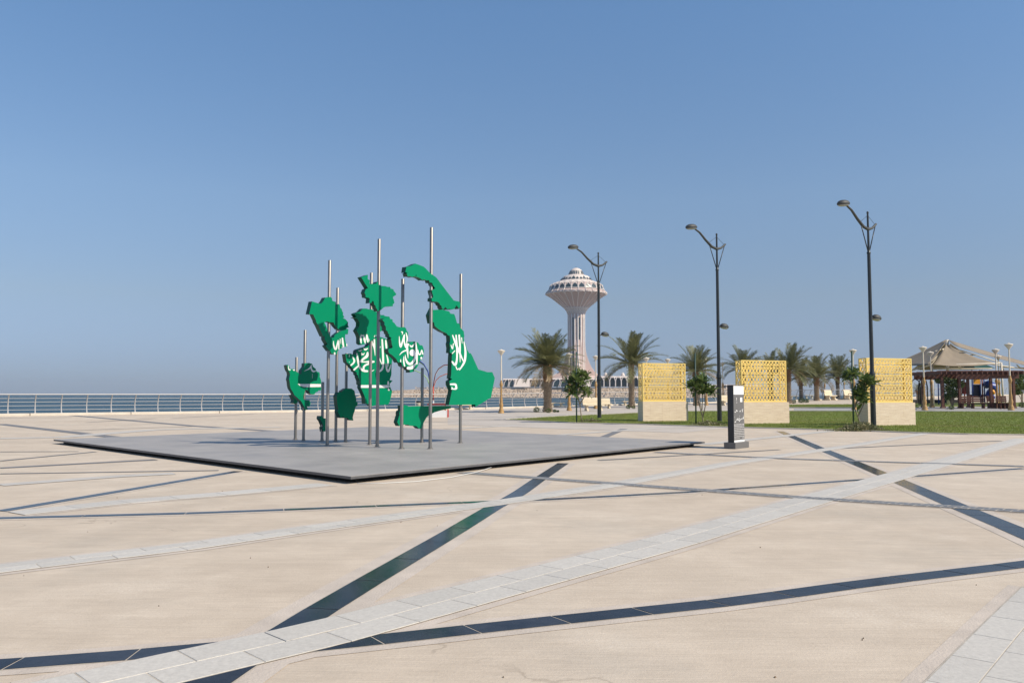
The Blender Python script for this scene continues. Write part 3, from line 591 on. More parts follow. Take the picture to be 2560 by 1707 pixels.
for k in range(NW):                                                    # each window, its pointed arch and sill
    a0 = 2 * math.pi * k / NW; dw = 2 * math.pi / NW
    shape = [(-.40, 606), (-.43, 560), (-.34, 528), (-.15, 512), (-.08, 495), (0, 478), (.08, 495), (.15, 512), (.34, 528), (.43, 560), (.40, 606)]
    m = MB(); m.add([onrev(gal, y, a0 + u * dw, .55) for u, y in shape], [tuple(range(len(shape)))]); wd = m.obj('window', M['towerglass'], tower)
    m = MB(); m.tube([onrev(gal, y, a0 + u * dw, .6) for u, y in shape], .2, 5); m.obj('frame', M['towerrib'], wd)
    m = MB(); m.tube([onrev(gal, 606, a0 + u * dw, .6) for u in (-.5, -.25, 0, .25, .5)], .22, 5); m.obj('sill', M['towerrib'], wd)
    arch = [(-.5, 490), (-.42, 462), (-.25, 445), (0, 437), (.25, 445), (.42, 462), (.5, 490)]
    m = MB(); m.tube([onrev(roofp, y, a0 + u * dw, .2) for u, y in arch], .16, 5); m.obj('roof_arch', M['towerrib'], tower)
    # petal rib: from the neck up to a rounded head, then on to the rim
    pet = [(-.5, 1080), (-.5, 1000), (-.5, 900), (-.5, 800), (-.49, 740), (-.42, 712), (-.25, 694), (0, 686), (.25, 694), (.42, 712), (.49, 740)]
    m = MB(); m.tube([onrev(bowlp, y, a0 + u * dw, .2) for u, y in pet], .40, 5); m.obj('petal_rib', M['towerrib'], tower)
    m = MB(); m.tube([onrev(bowlp, 725, a0 + dw * .5, .3), onrev(bowlp, 690, a0 + dw * .5, .3), onrev(bowlp, 662, a0 + dw * .5, .2), onrev(gal, 606, a0 + dw * .5, .7), onrev(gal, 500, a0 + dw * .5, .5)], .24, 5); m.obj('rim_rib', M['towerrib'], tower)
    # lattice at the neck
    m = MB()
    for sg in (-1, 1): m.tube([onrev(bowlp, 1140 - j * 28, a0 + sg * dw * .5 * j, .3) for j in range(6)], .38, 5)
    m.obj('neck_lattice', M['towerrib'], tower)
for k in range(26):                                                    # upper drum arches and dome slits
    a0 = 2 * math.pi * (k + .5) / 26; dw = 2 * math.pi / 26; u2 = [(386, 372), (345, 350), (300, 318), (272, 280)]; big = k % 3 == 0
    t = 292 if big else 318; ww = .46 if big else .34
    m = MB(); m.add([onrev(u2, y, a0 + u * dw, .4) for u, y in ((-ww, 372), (-ww, 350), (0, t), (ww, 350), (ww, 372))], [tuple(range(5))]); wd = m.obj('drum_window', M['towerglass'], up)
    d2 = [(246, 185), (205, 168), (160, 150), (118, 118)]
    m = MB(); m.add([onrev(d2, y, a0 + u * dw, .3) for u, y in ((-.24, 238), (-.24, 160), (0, 146), (.24, 160), (.24, 238))], [tuple(range(5))]); m.obj('dome_slit', M['towerglass'], dm)
for k in range(16):                                                    # shaft ribs, with dark glass between some of them
    a0 = 2 * math.pi * (k + .25) / 16; r_ = rr(188)
    m = MB(); m.tube([(r_ * math.cos(a0), r_ * math.sin(a0), 0), (r_ * math.cos(a0), r_ * math.sin(a0), hz(1150))], .7, 6); m.obj('shaft_rib', M['towerrib'], tower)
    if k % 2 == 0:
        dw = 2 * math.pi / 16; r2 = rr(182); m = MB()
        m.add([(r2 * math.cos(a0 + u * dw), r2 * math.sin(a0 + u * dw), z) for u, z in ((.14, 2), (.5, 2), (.86, 2), (.86, hz(1250)), (.5, hz(1150)), (.14, hz(1250)))], [(0, 1, 4, 5), (1, 2, 3, 4)]); m.obj('glass_strip', M['towerglass'], tower)
for k in range(4):                                                     # sweeping fins at the foot
    a0 = 2 * math.pi * (k + .07) / 4; q = []; c, s_ = math.cos(a0), math.sin(a0); t = Vector((-s_, c, 0))
    crv = [(64, 943), (46, 932), (36, 918), (29, 903), (24, 888), (21, 872), (20, 850)]
    for pxr, y in crv: q.append(Vector((c, s_, 0)) * (pxr * sc) + Vector((0, 0, (965 - y) * sc)))
    q += [Vector((c, s_, 0)) * (17 * sc) + Vector((0, 0, (965 - 850) * sc)), Vector((c, s_, 0)) * (17 * sc), Vector((c, s_, 0)) * (64 * sc)]
    q = [p - t * 3.2 for p in q]
    m = MB(); m.prism(q, t * 6.4); m.obj('fin', M['tower'], tower)
    m = MB(); m.tube([Vector((c, s_, 0)) * (pxr * sc + .2) + Vector((0, 0, (965 - y) * sc)) for pxr, y in crv], .55, 6); m.obj('fin_rib', M['towerrib'], tower)
m = MB(); m.lathe([(66 * sc, 0), (66 * sc, 6.0), (58 * sc, 7.2), (20 * sc, 11)], 48); m.obj('skirt', M['tower'], tower, 40)

def pavilion(px0, px1, ytop, ybot, n, Y, label, white):
    x0, x1 = isl(px0, Y), isl(px1, Y); z0, z1 = zat(ybot, Y), zat(ytop, Y); H = z1 - z0
    root = thing('pavilion', ((x0 + x1) / 2, Y, z0), label, 'building'); W2 = (x1 - x0) / 2
    m = MB(); m.box((0, 9, H * .46), (2 * W2, 14, H * .92)); m.obj('wall', M['towerglass'] if white else M['tower'], root)
    m = MB(); m.add([(-W2, -1.5, H * .84), (W2, -1.5, H * .84), (W2, 3, H), (-W2, 3, H), (-W2, 17, H), (W2, 17, H), (W2, 17, H * .8), (-W2, 17, H * .8)], [(0, 1, 2, 3), (3, 2, 5, 4), (4, 5, 6, 7)]); m.obj('roof', M['towerlight'], root)
    st = 2 * W2 / n
    for i in range(n):
        cx = -W2 + st * (i + .5)
        if white:
            m = MB(); m.tube([(cx - st * .48, -2, 0), (cx - st * .48, -2, H * .55), (cx - st * .3, -2, H * .82), (cx, -2, H * 1.02), (cx + st * .3, -2, H * .82), (cx + st * .48, -2, H * .55), (cx + st * .48, -2, 0)], .42, 6); m.obj('arch', M['towerrib'], root)
            m = MB(); m.lathe([(st * .36, H), (st * .34, H * 1.12), (st * .2, H * 1.3), (.1, H * 1.36)], 12, (cx, 5, 0)); m.obj('cupola', M['towerlight'], root, 50) if i % 3 == 1 else None
        else:
            lean = 3.2 if px0 < 1400 else .8
            if i in (2, 3, 4):
                if i == 3:
                    m = MB(); m.add([(cx - st * 1.55, -5, 0), (cx + st * 1.5, -5, 0), (cx + st * 1.5, -1.6, H * .84), (cx - st * 1.2, -1.6, H * .84)], [(0, 1, 2, 3)]); m.obj('sloping_panel', M['towerlight'], root)
                continue
            sh = [(-.42, 0), (-.42 + .04 * lean, H * .5), (-.28 + .08 * lean, H * .74), (.0 + .1 * lean, H * .92), (.24 + .1 * lean, H * .72), (.34 + .06 * lean, H * .45), (.36, 0)]
            m = MB(); m.add([(cx + u * st, -1.7, z) for u, z in sh], [tuple(range(len(sh)))]); wd = m.obj('arched_window', M['towerglass'], root)
            m = MB(); m.tube([(cx + u * st, -1.8, z) for u, z in sh], .35, 5); m.obj('frame', M['towerrib'], wd)
pavilion(1258, 1377, 946, 967, 9, 668, 'low pink pavilion with leaning arched bays left of the tower', False)
pavilion(1380, 1492, 945, 966, 6, 664, 'low pink pavilion with dark arched glass bays below the tower', False)
pavilion(1494, 1624, 940, 966, 9, 668, 'low pavilion with white pointed arches and small cupolas right of the tower', True)
pavilion(1770, 1900, 961, 972, 5, 690, 'long low pale pink building at the right end of the island', False)

# ------------------------------------------------------------------ lawns, walks and turf
def sheet(name, pts, m, dz, kind='structure', sub=1.5):
    P = [G(*q) for q in pts]; c = sum(P, Vector()) / len(P)
    bm = bmesh.new(); vs_ = [bm.verts.new(p) for p in P]; f = bm.faces.new(vs_); bmesh.ops.triangulate(bm, faces=[f])
    for _ in range(6):
        es = [e for e in bm.edges if e.calc_length() > sub * 2]
        if not es: break
        bmesh.ops.subdivide_edges(bm, edges=es, cuts=1, use_grid_fill=True); bmesh.ops.triangulate(bm, faces=bm.faces[:])
    for v in bm.verts: v.co.z = terrain(v.co.x, v.co.y) + dz
    bm.normal_update()
    if sum(f.normal.z for f in bm.faces) < 0: bmesh.ops.reverse_faces(bm, faces=bm.faces[:])
    me = bpy.data.meshes.new(name); bm.to_mesh(me); bm.free(); me.materials.append(m); o = link(name, me)
    if kind: o['kind'] = kind
    return o, P
lawn_pts = [(1262, 1049.5), (1440, 1057.5), (1600, 1061), (1760, 1066.5), (2000, 1073), (2140, 1077), (2300, 1083), (2420, 1086), (2640, 1089), (2900, 1090), (2900, 1034), (2640, 1030.5), (2280, 1028.5), (1990, 1028), (1840, 1028), (1700, 1028.5), (1600, 1032), (1420, 1040)]
lawn, LP = sheet('lawn', lawn_pts, M['lawn'], .02)
lawn2_pts = [(1960, 1020), (2300, 1021), (2290, 1010.5), (2120, 1011), (1960, 1012)]
lawn2, LP2 = sheet('lawn', lawn2_pts, M['lawn'], .02)
lawn3, LP3 = sheet('lawn', [(2290, 1016), (2640, 1016), (2640, 1006), (2290, 1006)], M['lawn'], .02)
sheet('promenade', [(1120, 1047), (1262, 1049.2), (1420, 1039.6), (1600, 1031.6), (1700, 1028.2), (1980, 1027.6), (1980, 1001), (1700, 1010), (1400, 1017), (1120, 1025)], M['promenade'], .006)
sheet('promenade', [(1120, 1047.3), (1262, 1050.2), (1440, 1058.3), (1600, 1061.8), (1830, 1069.2), (1700, 1082), (1400, 1072), (1120, 1061)], M['promenade'], .006)
def kerbline(name, pts, w, h, m, label):
    pl = [G(*q) for q in pts]; pl2 = []
    for a, b in zip(pl, pl[1:]):
        n = max(1, int((b - a).length / 3)); pl2 += [a + (b - a) * (i / n) for i in range(n)]
    pl2.append(pl[-1]); k = MB()
    for i, p in enumerate(pl2):
        s_ = side(pl2, i); z = terrain(p.x, p.y)
        for t, dz in ((-w / 2, -.03), (-w / 2, h), (w / 2, h), (w / 2, -.03)): k.v.append((p.x + s_.x * t, p.y + s_.y * t, z + dz))
    for i in range(len(pl2) - 1):
        for j in range(3): k.f.append((4 * i + j, 4 * i + j + 1, 4 * i + 5 + j, 4 * i + 4 + j))
    o = k.obj(name, m); o['kind'] = 'structure'; return o
kerbline('lawn_kerb', lawn_pts[:10], .14, .045, M['kerb'], '')
kerbline('lawn_kerb', [(1262, 1049.5), (1420, 1040), (1600, 1032), (1700, 1028.5), (1840, 1028), (1990, 1028), (2280, 1028.5), (2640, 1030.5)], .15, .05, M['kerb'], '')
kerbline('lawn_kerb', [(1960, 1020), (2300, 1021)], .15, .10, M['kerb'], '')
sheet('path', [(1985, 1027), (2700, 1029), (2700, 1017.5), (2300, 1017), (2290, 1020.8), (1985, 1021)], M['paving'], .012)
def inside(x, y, poly):
    c = np.zeros(len(x), bool); n = len(poly)
    for i in range(n):
        a, b = poly[i], poly[(i + 1) % n]
        cond = ((a.y > y) != (b.y > y)); xi = (b.x - a.x) * (y - a.y) / (b.y - a.y + 1e-12) + a.x; c ^= cond & (x < xi)
    return c
def turf(poly, n, label, hmin, hmax, wd):
    xs = np.array([p.x for p in poly]); ys = np.array([p.y for p in poly])
    u = RNG.random(n * 3); x = RNG.uniform(xs.min(), xs.max(), n * 3); y = ys.min() + (ys.max() - ys.min()) * u ** 1.25
    k = inside(x, y, poly) & (x < .68 * y); x, y = x[k][:n], y[k][:n]; n = len(x)
    q = .8 * x + .6 * y; z = np.where(q < 40, 0, np.where(q < 48, .0104 * (q - 40) ** 2 / 16, .0104 * (q - 44))) + .018
    a = RNG.uniform(0, 6.28, n); h = RNG.uniform(hmin, hmax, n); w_ = wd * RNG.uniform(.6, 1.3, n); lx, ly = RNG.normal(0, .025, n), RNG.normal(0, .025, n)
    co = np.empty((n, 3, 3)); co[:, 0] = np.stack([x - w_ * np.cos(a), y - w_ * np.sin(a), z], 1); co[:, 1] = np.stack([x + w_ * np.cos(a), y + w_ * np.sin(a), z], 1); co[:, 2] = np.stack([x + lx, y + ly, z + h], 1)
    me = bpy.data.meshes.new('grass'); me.vertices.add(3 * n); me.vertices.foreach_set('co', co.ravel()); me.loops.add(3 * n); me.loops.foreach_set('vertex_index', np.arange(3 * n, dtype=np.int32))
    me.polygons.add(n); me.polygons.foreach_set('loop_start', np.arange(0, 3 * n, 3, dtype=np.int32)); me.update(calc_edges=True); me.materials.append(M['grass'])
    tag(link('grass', me), label, kind='stuff')
turf(LP, 170000, 'short mown grass of the front lawn', .035, .08, .009)
turf(LP2, 22000, 'short mown grass of the lawn behind the walk', .04, .09, .014)
# ------------------------------------------------------------------ tall dark street lamps
def street_lamp():
    root = thing('street_lamp', (0, 0, 0), '', 'street lamp', 'tall dark street lamps along the lawn')
    m = MB(); m.lathe([(.20, 0), (.20, .03), (.135, .05), (.128, 2.5), (.15, 2.52), (.16, 2.58), (.14, 2.62), (.15, 2.68), (.125, 2.76), (.105, 2.86), (.10, 2.95), (.082, 8.85), (.10, 8.87), (.10, 8.93), (.07, 8.97), (.06, 9.1), (.05, 10.85), (.03, 10.95)], 18); m.obj('pole', M['dark'], root, 40)
    m = MB(); m.lathe([(.02, 10.9), (.05, 10.94), (.06, 10.99), (.05, 11.04), (.01, 11.07)], 10); m.obj('finial', M['dark'], root, 60)
    D = Vector((-.8, -.6, 0)); bz = lambda s_, z: D * s_ + Vector((0, 0, z))
    m = MB(); m.tube([bz(-.78, 10.50), (bz(-.4, 10.24)), bz(0, 10.13), bz(.45, 10.22), bz(1.0, 10.56), bz(1.5, 10.93), bz(1.9, 11.09)], [.055, .065, .085, .08, .07, .06, .05], 10); m.obj('arm', M['lampgrey'], root, 50)
    for s_ in (-.70, .70):
        m = MB(); m.tube([bz(s_ * .08, 8.95), bz(s_, 10.40)], .026, 6); m.obj('brace', M['dark'], root, True)
        m = MB(); m.tube([bz(0, 10.85), bz(s_, 10.44)], .010, 5); m.obj('stay_wire', M['dark'], root, True)
    def head(c, r_, s_, tilt):
        m = MB(); m.lathe([(r_ * .9, -.05), (r_, 0), (r_ * .98, .05), (r_ * .8, .13), (r_ * .5, .18), (.04, .20)], 20); o = m.obj('lamp_head', M['lampgrey'], root, 50, c); o.scale = (s_, .75, 1)
        o.rotation_euler = (0, tilt, math.atan2(D.y, D.x))
        m = MB(); m.lathe([(r_ * .55, -.11), (r_ * .8, -.085), (r_ * .84, -.045)], 20); m.obj('lens', M['glass'], o, True); return o
    head(bz(2.22, 11.14), .36, 1.15, R(6))
    m = MB(); m.tube([bz(-.08, 5.5), bz(-.3, 5.56)], .03, 8); m.obj('bracket', M['dark'], root, True)
    head(bz(-.56, 5.56), .29, 1.1, R(-8))
    return root
lamp = street_lamp(); spots = [((1498.5, 1046), 'tall dark double-headed street lamp in front of the water tower'), ((1799, 1054), 'middle one of the three tall dark double-headed street lamps'), ((2184, 1067.5), 'tall dark double-headed street lamp before the rightmost gold screen')]
for i, (q, lb) in enumerate(spots):
    p = G(*q)
    if i == 0: lamp.location = p; lamp['label'] = lb; lamp.scale = (.957,) * 3
    else: dup(lamp, p, lb, sc=(.957, .915)[i == 2])

# ------------------------------------------------------------------ gold lattice screens on travertine blocks
def lattice(W, H):
    m = MB(); th = .022; seg = []; fr = .045
    def s(a, b, w=.032): seg.append((a, b, w))
    band_w, band_n = .335, .125; y = fr; k = 0; x0, x1 = fr * .5, W - fr * .5
    rows = []
    yy = H - fr * .5; rows.append(('w', yy - band_w * .65, yy)); yy -= band_w * .65
    while yy > .05:
        h = band_n if k % 2 == 0 else band_w; rows.append(('n' if k % 2 == 0 else 'w', max(fr * .5, yy - h), yy)); yy -= h; k += 1
    u = .185
    for kind, a, b in rows:
        s((x0, b), (x1, b), .030)
        if kind == 'n':
            n = int(W / u)
            for i in range(n + 1):
                x = x0 + (x1 - x0) * i / n; s((x, a), (x, b), .030); cx = x + u / 2; c = (a + b) / 2; r_ = (b - a) / 2
                if i % 3 == 1 and cx < x1:
                    for sg in (-1, 1): s((cx - u / 2, a + .01), (cx + sg * .01, c - .012), .02); s((cx + u / 2, b - .01), (cx + sg * .01, c + .012), .02)
                elif cx < x1: s((cx - u / 2 + .01, b - .004), (cx + u / 2 - .01, b - .004), .012); s((cx - u / 2 + .01, a + .004), (cx + u / 2 - .01, a + .004), .012)
        else:
            h = b - a; sp = .195; dx = h * .577; n = int(W / sp) + 3
            for i in range(-2, n):
                for off, sg in ((0, 1), (0, -1)):
                    xa = x0 + i * sp + off; xb = xa + sg * dx; pa, pb = (xa, a), (xb, b)
                    if max(xa, xb) < x0 or min(xa, xb) > x1: continue
                    def cut(p, q):
                        for lim, lo in ((x0, 1), (x1, 0)):
                            if (p[0] < lim) if lo else (p[0] > lim):
                                t = (lim - p[0]) / (q[0] - p[0]); p = (lim, p[1] + (q[1] - p[1]) * t)
                        return p
                    s(cut(pa, pb), cut(pb, pa), .034)
    for i, (a, b, w_) in enumerate(seg):
        dx, dz = b[0] - a[0], b[1] - a[1]; l = math.hypot(dx, dz)
        if l < .01: continue
        nx, nz = -dz / l * w_ / 2, dx / l * w_ / 2; t = th / 2 - .0006 * (i % 5); A = [(a[0] + nx, a[1] + nz), (b[0] + nx, b[1] + nz), (b[0] - nx, b[1] - nz), (a[0] - nx, a[1] - nz)]
        v = [(x, -t, z) for x, z in A] + [(x, t, z) for x, z in A]; m.add(v, [(0, 3, 2, 1), (4, 5, 6, 7), (0, 1, 5, 4), (2, 3, 7, 6)])
    for a, b in (((0, 0), (W, fr)), ((0, H - fr), (W, H)), ((0, fr), (fr, H - fr)), ((W - fr, fr), (W, H - fr))):
        m.box(((a[0] + b[0]) / 2, 0, (a[1] + b[1]) / 2), (b[0] - a[0], th + .012, b[1] - a[1]))
    return m
SW, SD, BH, SH_ = 2.83, .62, 1.12, 2.14; GW, GD = 2.70, .54
front_me = lattice(GW, SH_).mesh('lattice_panel', M['gold']); end_me = lattice(GD - .07, SH_).mesh('end_panel', M['gold'])
def screen(px, py, label, rz):
    p = G(px, py); root = thing('gold_screen', p, label, 'screen', 'gold lattice screens on stone blocks', rz)   # origin at the front left bottom corner
    m = MB(); bvl = .012; m.box((SW / 2, SD / 2, BH / 2 - .02), (SW, SD, BH - .02)); m.box((SW / 2, SD / 2, BH - .015), (SW + .015, SD + .015, .03)); m.obj('stone_block', M['travertine'], root)
    for i in range(7):
        z = .02 + i * (BH - .05) / 7; hh = (BH - .05) / 7 - .004; x = 0; 
        while x < SW - .01:
            w_ = min(random.choice((.45, .6, .75)), SW - x)
            if SW - x - w_ < .15: w_ = SW - x
            k = MB(); k.box((x + w_ / 2, -.006 - random.uniform(0, .0015), z + hh / 2), (w_ - .004, .012, hh)); k.obj('stone_slip', M['travertine'], root); x += w_
    for x, y, r_, me in ((.02, .035, 0, front_me), (.02, GD + .015, 0, front_me)): link('lattice_panel', me, root, (x, y, BH + .005), (0, 0, r_))
    for x in (.035, GW + .005): link('end_panel', end_me, root, (x, .06, BH + .005), (0, 0, R(90)))
    return root
screen(1607.5, 1054.2, 'gold lattice screen on a travertine block, nearest to the palms and water tower', R(18))
screen(1855.5, 1060.5, 'gold lattice screen on a travertine block, directly behind the dark sign', R(18))
screen(2170.5, 1065.2, 'gold lattice screen on a travertine block, beside the shade canopy', R(18))

# ------------------------------------------------------------------ the dark sign totem
tb = G(1838.7, 1122.4); e1 = Vector((math.cos(R(51)), math.sin(R(51)), 0)); e2 = Vector((-math.sin(R(51)), math.cos(R(51)), 0))
tot = thing('sign_totem', tb, 'dark grey sign totem with white Arabic writing on a square foot', 'sign', None, R(51))
m = MB(); m.box((.46, .17, .085), (.92, .34, .17)); m.obj('foot', M['totem'], tot)
BX0, BW, BY0, BD, BT_ = .09, .72, .085, .17, 1.775
m = MB(); m.box((BX0 + BW / 2, BY0 + BD / 2, (.17 + BT_) / 2), (BW, BD, BT_ - .17)); bd = m.obj('body', M['totem_side'], tot)
m = MB(); m.box((BX0 + BW / 2, BY0 - .004, (.19 + BT_) / 2), (BW - .02, .008, BT_ - .21)); fc = m.obj('face_panel', M['totem'], tot)
def tp(u, v): return (BX0 + u * BW, BY0 - .0105, .17 + v * (BT_ - .17))       # 0..1 over the face
def trect(m, u0, v0, u1, v1): m.add([tp(u0, v0), tp(u1, v0), tp(u1, v1), tp(u0, v1)], [(0, 1, 2, 3)])
cv = lambda x, y: ((x - 430) / 202, (1285 - y) / 1115)
m = MB(); trect(m, *cv(434, 358), *cv(628, 190)); m.obj('white_panel', M['white'], tot)
m = MB(); trect(m, *cv(432, 1282), *cv(628, 1240)); m.obj('white_band', M['white'], tot)
m = MB()
def tstroke(pts, w):
    Lf, Rt = stroke_outline(pts, w if hasattr(w, '__len__') else [w] * len(pts)); n = len(Lf)
    m.add([tp(*cv(*q)) for q in Lf] + [tp(*cv(*q)) for q in Rt], [(i, i + 1, n + i + 1, n + i) for i in range(n - 1)])
tstroke([(488, 425), (488, 445)], 14); tstroke([(488, 460), (484, 478)], 6); tstroke([(492, 505), (488, 525)], 7)
trect(m, *cv(556, 505), *cv(597, 415))
for s_ in ([(612, 650), (592, 652), (598, 690), (586, 692)], [(560, 672), (556, 690), (535, 685)], [(500, 672), (478, 660), (482, 682), (505, 680)], [(470, 690), (462, 704), (448, 690)], [(558, 665), (560, 668)]): tstroke(s_, 8)
for s_ in ([(612, 795), (616, 830), (596, 828), (575, 835)], [(575, 838), (552, 850), (530, 885)], [(530, 812), (528, 845), (508, 860)], [(495, 820), (505, 845), (470, 845)], [(470, 870), (462, 888), (443, 890)], [(540, 775), (543, 780)], [(448, 788), (450, 792)], [(610, 770), (614, 776)]): tstroke(s_, 10)
m.obj('lettering', M['white'], fc)
m = MB()
for r_, y in enumerate((938, 965, 998, 1035, 1068, 1100, 1132, 1170, 1204)):
    x = 434.0
    while x < 626:
        l = random.uniform(8, 26); x2 = min(626, x + l)
        if not (r_ == 8 and 535 < x < 575): trect(m, *cv(x, y + 7), *cv(x2, y - 7 + random.uniform(0, 3)))
        x = x2 + random.uniform(2.5, 5)
tag(m.obj('small_print', mat('print_grey', (.55, .54, .53), .5), fc), kind='stuff')

# ------------------------------------------------------------------ small cone-headed lamps
def cone_lamp():
    root = thing('cone_lamp', (0, 0, 0), '', 'lamp post', 'cream lamp posts with cone heads')
    m = MB(); m.lathe([(.24, 0), (.24, .10), (.20, .16), (.21, .22), (.15, .36), (.13, .48), (.165, .62), (.15, .74), (.11, .92), (.125, 1.0), (.105, 1.15), (.10, 1.26)], 16); m.obj('foot', M['ochre'], root, 50)
    m = MB(); m.lathe([(.075, 1.25), (.070, 2.05), (.085, 2.09), (.135, 2.28), (.14, 2.36), (.09, 2.5), (.075, 2.6), (.075, 2.66)], 14); m.obj('collar', M['ochre'], root, 50)
    m = MB(); m.lathe([(.062, 1.22), (.06, 2.1), (.056, 2.6), (.048, 4.70)], 12); m.obj('pole', M['cream'], root, 50)
    m = MB(); m.lathe([(.05, 4.66), (.07, 4.72), (.30, 5.02), (.315, 5.06), (.30, 5.09), (.08, 5.15), (.03, 5.2)], 18); m.obj('cone_head', M['cream'], root, 40)
    return root
cl = cone_lamp(); first = True
for px, base_y, top_y, lb in ((1253, 1033, 873, 'cream cone-headed lamp post standing alone on the promenade left of the palms'), (1423, 1026.5, 882, 'cream cone-headed lamp post close beside the left palm'), (1490, 1022, 888, 'cream cone-headed lamp post almost hidden behind the dark street lamp'),
        (1617, 1020.5, 892.6, 'cream cone-headed lamp post peeping over the left end of the first gold screen'), (1670.5, 1018, 896, 'cream cone-headed lamp post peeping over the middle of the first gold screen'), (1766, 1013, 897, 'cream cone-headed lamp post behind the leafy little tree at the middle street lamp'), (1808, 1010, 904.7, 'cream cone-headed lamp post between the middle street lamp and the dark sign'),
        (2063, 1000, 918, 'distant cream cone-headed lamp post between two palms'), (2111, 997, 912, 'distant cream cone-headed lamp post right of the far palms'), (2136, 1025, 872, 'cream cone-headed lamp post left of the rightmost gold screen'), (2312, 1025.5, 865, 'cream cone-headed lamp post just right of the last gold screen'), (2330, 1018.6, 878, 'cream cone-headed lamp post behind the one beside the last gold screen'),
        (2494, 1019, 871, 'cream cone-headed lamp post behind the right end of the pergola'), (2500, 1012, 887.5, 'farthest cream cone-headed lamp post behind the pergola'), (2528, 1025.6, 857, 'cream cone-headed lamp post in front of the pergola at the right edge')):
    p = G(px, base_y); h = (base_y - top_y) * px2m(p); k = h / 5.2
    if first: cl.location = p; cl['label'] = lb; cl.scale = (k, k, k); first = False
    else: dup(cl, p, lb, sc=k)

# ------------------------------------------------------------------ benches and bins
def backless(px, py, label, rz, sc=1.0):
    root = thing('bench', G(px, py), label, 'bench', 'cream concrete backless benches', rz); root.scale = (sc,) * 3
    m = MB(); m.box((0, 0, .47), (1.7, .48, .10)); m.box((0, 0, .525), (1.66, .44, .012)); m.obj('seat', M['bench'], root)
    for x in (-.5, .5): m = MB(); m.lathe([(.19, 0), (.19, .05), (.15, .09), (.15, .34), (.19, .38), (.19, .425)], 14, (x, 0, 0)); m.obj('leg', M['bench'], root, 40)
def backed(px, py, label, rz, sc=1.0):
    root = thing('bench', G(px, py), label, 'bench', 'cream concrete benches with curved backs', rz); root.scale = (sc,) * 3
    arc = [(.30, .50), (.05, .46), (-.16, .47), (-.24, .56), (-.26, .75), (-.30, .92), (-.38, 1.02)]; th = .10; q = []
    for y, z in arc: q.append((y, z))
    back = [(y - .09, z - .06 if i < 3 else z) for i, (y, z) in enumerate(arc)][::-1]; back[-1] = (.30, .41)
    pr = q + back; m = MB(); m.prism([(-.8, y, z) for y, z in pr], (1.6, 0, 0)); m.obj('seat_and_back', M['bench'], root)
    for x in (-.58, .58):
        m = MB(); m.prism([(x - .07, y, z) for y, z in ((.30, 0), (.16, .2), (.22, .40), (-.25, .45), (-.20, .2), (-.32, 0))], (.14, 0, 0)); m.obj('leg', M['bench'], root)
backless(1392, 1018, 'cream backless bench right behind the left palm trunk', R(10)); backless(1573, 1013.5, 'cream backless bench left of the second palm trunk', R(12)); backless(1164, 1024, 'cream backless bench behind the big boot-shaped map piece', R(20))
backless(2023, 996, 'far cream backless bench between two palm trunks', R(15), 1.1); backless(1985, 996.5, 'far cream backless bench beside the second gold screen', R(25), 1.0)
backed(1484, 1026.8, 'cream bench with a curved back beside the first street lamp', R(198), 1.15); backed(1509, 1021, 'cream curved-back bench half hidden behind the first street lamp', R(195), 1.0); backed(1822, 1013, 'cream curved-back bench beside the dark sign', R(200), 1.1)
backed(2077, 1000, 'far cream curved-back bench turned aside between palms', R(222), 1.45); backed(2126, 999, 'far cream curved-back bench turned aside near the last palm', R(222), 1.45)
def bin_(px, py, label):
    root = thing('litter_bin', G(px, py), label, 'litter bin', 'round cream litter bins')
    m = MB(); m.lathe([(.27, 0), (.29, .04), (.30, .30), (.28, .34), (.30, .38), (.31, .66)], 18); m.obj('drum', M['bench'], root, 40)
    m = MB(); m.lathe([(.27, .66), (.27, .70), (.33, .71), (.33, .82), (.28, .84)], 18); m.obj('lid', M['binblack'], root, 40)
bin_(1515.5, 1014.5, 'round cream litter bin with black lid beside the curved bench'); bin_(1045.5, 1023, 'round cream litter bin with black lid seen above the low wedge-shaped piece')

# ------------------------------------------------------------------ coloured arch lamps and the white play planter behind the sculpture
def arch_lamp(px, py, top_py, sgn, cols, label, Yo=0):
    p = G(px, py); k = px2m(p); root = thing('arch_lamp', p, label, 'lamp post', 'coloured arch lamps'); H = (py - top_py) * k
    m = MB(); m.lathe([(.16, 0), (.16, .05), (.13, .08), (.12, .55)], 12); m.obj('foot', M['white'], root, 40)
    m = MB(); m.tube([(0, 0, .5), (0, 0, H * .45)], .085, 8); m.obj('post', M[cols[0]], root, True)
    crv = [(0, .42), (.02, .56), (.10, .76), (.26, .90), (.50, .985), (.62, 1.0), (1.1, .99)]
    m = MB(); m.tube([(sgn * x * H * .5, 0, z * H) for x, z in crv], .06, 8); m.obj('upper_arm', M[cols[1]], root, True)
    m = MB(); m.tube([(sgn * x * H * .5, 0.02, (z * .98 - .005) * H) for x, z in crv], .045, 8); m.obj('light_tube', M['white' if sgn > 0 else 'lime'], root, True)
    m = MB(); m.tube([(sgn * x * H * .62, 0, (.36 + (z - .42) * .72) * H) for x, z in crv[:-1]], .05, 8); m.obj('lower_arm', M[cols[2]], root, True)
    m = MB(); m.lathe([(.1, -.14), (.30, -.12), (.30, -.06), (.1, -.03)], 12, (sgn * H * .42, 0, H * .985)); m.obj('lamp_head', M['lampgrey'], root, 40)
arch_lamp(1083, 1012, 912, 1, ('red', 'darkred', 'orange'), 'red arch lamp with a white foot behind the sculpture')
arch_lamp(1075, 1020, 898, -1, ('blue', 'blue', 'lime'), 'blue and green arch lamp curving left behind the tallest pole')
p = G(1099, 1043); k = px2m(p); root = thing('play_planter', p, 'white curved planter box with red top rail and corner post', 'planter', None, R(3)); W2 = 19 * k
m = MB(); m.box((0, .35, .22), (2 * W2, .7, .44), 0, .97); m.obj('box', M['white'], root)
